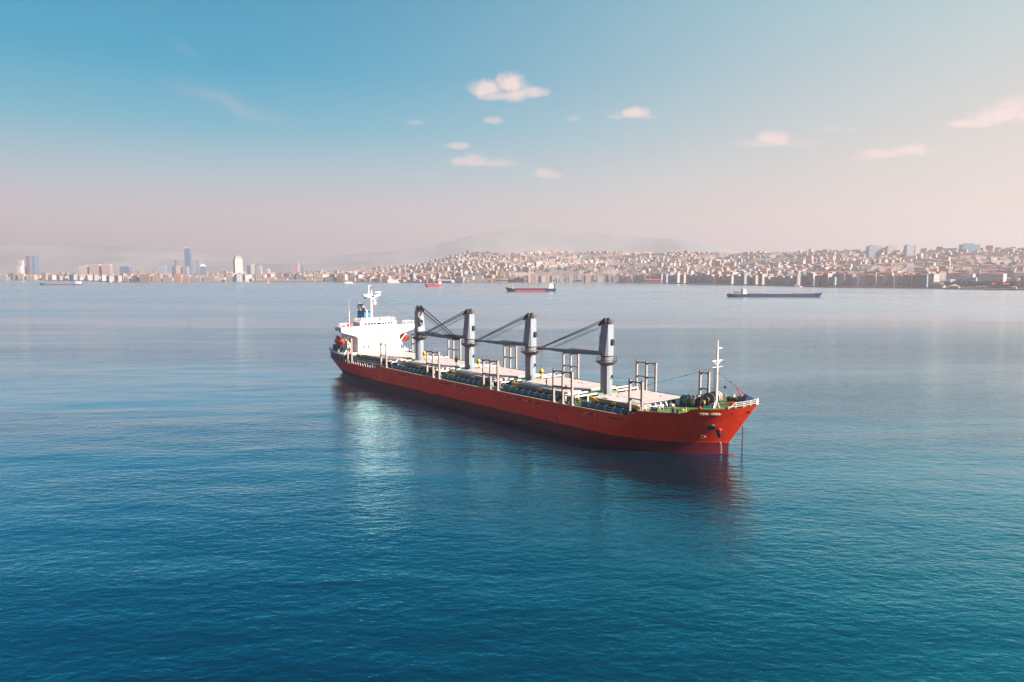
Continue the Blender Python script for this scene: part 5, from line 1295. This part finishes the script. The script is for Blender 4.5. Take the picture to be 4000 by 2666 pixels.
# woodland clumps on the slopes (far-off mass) and single trees along the right-hand shore
LEAF = mat('tree_foliage', (.04, .07, .05), .9, .35, .15); TRUNKM = mat('tree_trunk', (.10, .07, .05), .9, .2)
wd = MB()
for _ in range(2600):
    u = r3.uniform(-100, 4100); t0 = r3.uniform(.05, 1.0); p = land(u, t0)
    q = noise.noise(Vector((p.x * .0035, p.y * .0035, 3.3)))
    if q > .22 or (2095 < u < 2140 and t0 < .45) or (1840 < u < 1960 and t0 > .85) or (1990 < u < 2035 and t0 > .8) or r3.random() < .10:
        s_ = r3.uniform(3, 7); wd.ell((p.x, p.y, p.z + s_ * .6), s_ * r3.uniform(.8, 1.5), s_, s_ * r3.uniform(.7, 1.1), 7, 4)
wd.build('woodland', LEAF)['kind'] = 'stuff'
def tree_mesh(seed):
    r2 = random.Random(seed); m = MB()
    for _ in range(120):
        a = r2.uniform(0, 2 * math.pi); e = r2.uniform(-.9, 1); rr = (r2.random() ** .4); c = Vector((math.cos(a) * rr * 3.4 * math.sqrt(1 - e * e * .8), math.sin(a) * rr * 3.4 * math.sqrt(1 - e * e * .8), 6.5 + e * 3.2 * rr))
        n = Vector((r2.gauss(0, 1), r2.gauss(0, 1), r2.gauss(0, 1))).normalized(); t1 = n.orthogonal().normalized(); t2 = n.cross(t1); s_ = r2.uniform(.5, 1.1)
        m.add([c + t1 * s_, c + t2 * s_ * .8, c - t1 * s_, c - t2 * s_ * .8], [(0, 1, 2, 3)])
    return m
def tree0(seed):
    t_ = empty('shore_tree', (0, 0, 0)); tree_mesh(seed).build('crown', LEAF, t_)
    MB().tube([(0, 0, -.5), (.1, 0, 3), (0, .1, 6.5)], .35, 6, .15).tube([(.05, 0, 3.2), (1.4, .3, 6)], .15, 5, .06).tube([(.05, 0, 3.6), (-1.3, -.4, 6.4)], .14, 5, .05).build('trunk', TRUNKM, t_); return t_
protos = [tree0(1), tree0(2), tree0(3)]; used = set()
k = 0; spots = [(3655 + i * 4.7 + rnd.uniform(-3, 3), rnd.choice((.012, .02, .03, .045, .06))) for i in range(74)] + [(2060 + i * 52 + rnd.uniform(-12, 12), .016) for i in range(30)] + [(2240 + i * 6, .02) for i in range(5)] + [(1940 + i * 8, .015) for i in range(8)]
for i, (u, t0) in enumerate(spots):
    j = i % 3; o = protos[j] if j not in used else copy_tree(protos[j]); used.add(j)
    p = land(u, t0); o.location = p; s_ = rnd.uniform(.8, 1.45) * (1.15 if u > 3650 else .8); o.scale = (s_ * 1.15, s_ * 1.15, s_); o.rotation_euler = (0, 0, rnd.uniform(0, 6))
    if u > 3650: tag(o, 'leafy green tree in the shore park right of the white end gable', 'tree', 'trees in the right-hand shore park')
    else: tag(o, 'green street tree between the quay and the seafront blocks', 'tree', 'street trees along the seafront')
# cars parked along the quay
cm = MB().box(-2.1, 2.1, -.85, .85, .3, .85); cm.prism([(-1.5, .86), (1.2, .86), (.6, 1.45), (-1.1, 1.45)], 'y', -.75, .75)
CARM = [mat('car_' + n, c, .25, .05) for n, c in (('white', (.8, .8, .8)), ('silver', (.5, .5, .52)), ('dark', (.03, .03, .04)), ('red', (.5, .04, .03)))]
cars = []
for k in range(4):
    t_ = empty('parked_car', (0, 0, 0)); MB().box(-2.1, 2.1, -.85, .85, .3, .85).build('body', CARM[k], t_); MB().prism([(-1.5, .86), (1.2, .86), (.6, 1.45), (-1.1, 1.45)], 'y', -.75, .75).build('cabin', GLASS, t_)
    w_ = MB()
    for x in (-1.35, 1.35):
        for y in (-.8, .8): w_.tube([(x, y - .1, .33), (x, y + .1, .33)], .33, 10)
    w_.build('wheels', DARK, t_) if False else None
    for x in (-1.35, 1.35):
        for y in (-.8, .8): MB().tube([(x, y - .1, .33), (x, y + .1, .33)], .33, 10).build('wheel', DARK, t_)
    cars.append(t_)
for i in range(56):
    k = (0, 1, 0, 2, 1, 3)[i % 6]; o = cars[k] if i < 6 and cars[k] is not None and 'category' not in cars[k] else copy_tree(cars[k])
    u = 2080 + i * 27.5 + rnd.uniform(-8, 8); p = land(u, .010); e = land(u + 20, .010)
    o.location = p; o.rotation_euler = (0, 0, math.atan2(e.y - p.y, e.x - p.x)); o.scale = (1, 1, 1)
    tag(o, f'{("white", "silver", "dark", "red")[k]} car parked on the quay road before the seafront blocks', 'car', 'cars parked along the quay')

# ================================================================== HAZE
me = bpy.data.meshes.new('haze'); hz = MB().box(-10500, 10500, -300, 8200, -3, 445).build('haze', mat('tmp', (1, 1, 1)))
hm = bpy.data.materials.new('haze'); hm.use_nodes = True; T = NT(hm.node_tree)
pv = T.n('ShaderNodeVolumePrincipled'); pv.inputs['Color'].default_value = (.82, .84, .96, 1); pv.inputs['Density'].default_value = 1.55e-4; pv.inputs['Anisotropy'].default_value = .25
T.l(pv.outputs[0], T.n('ShaderNodeOutputMaterial').inputs[1])
hz.data.materials.clear(); hz.data.materials.append(hm); hz['kind'] = 'stuff'
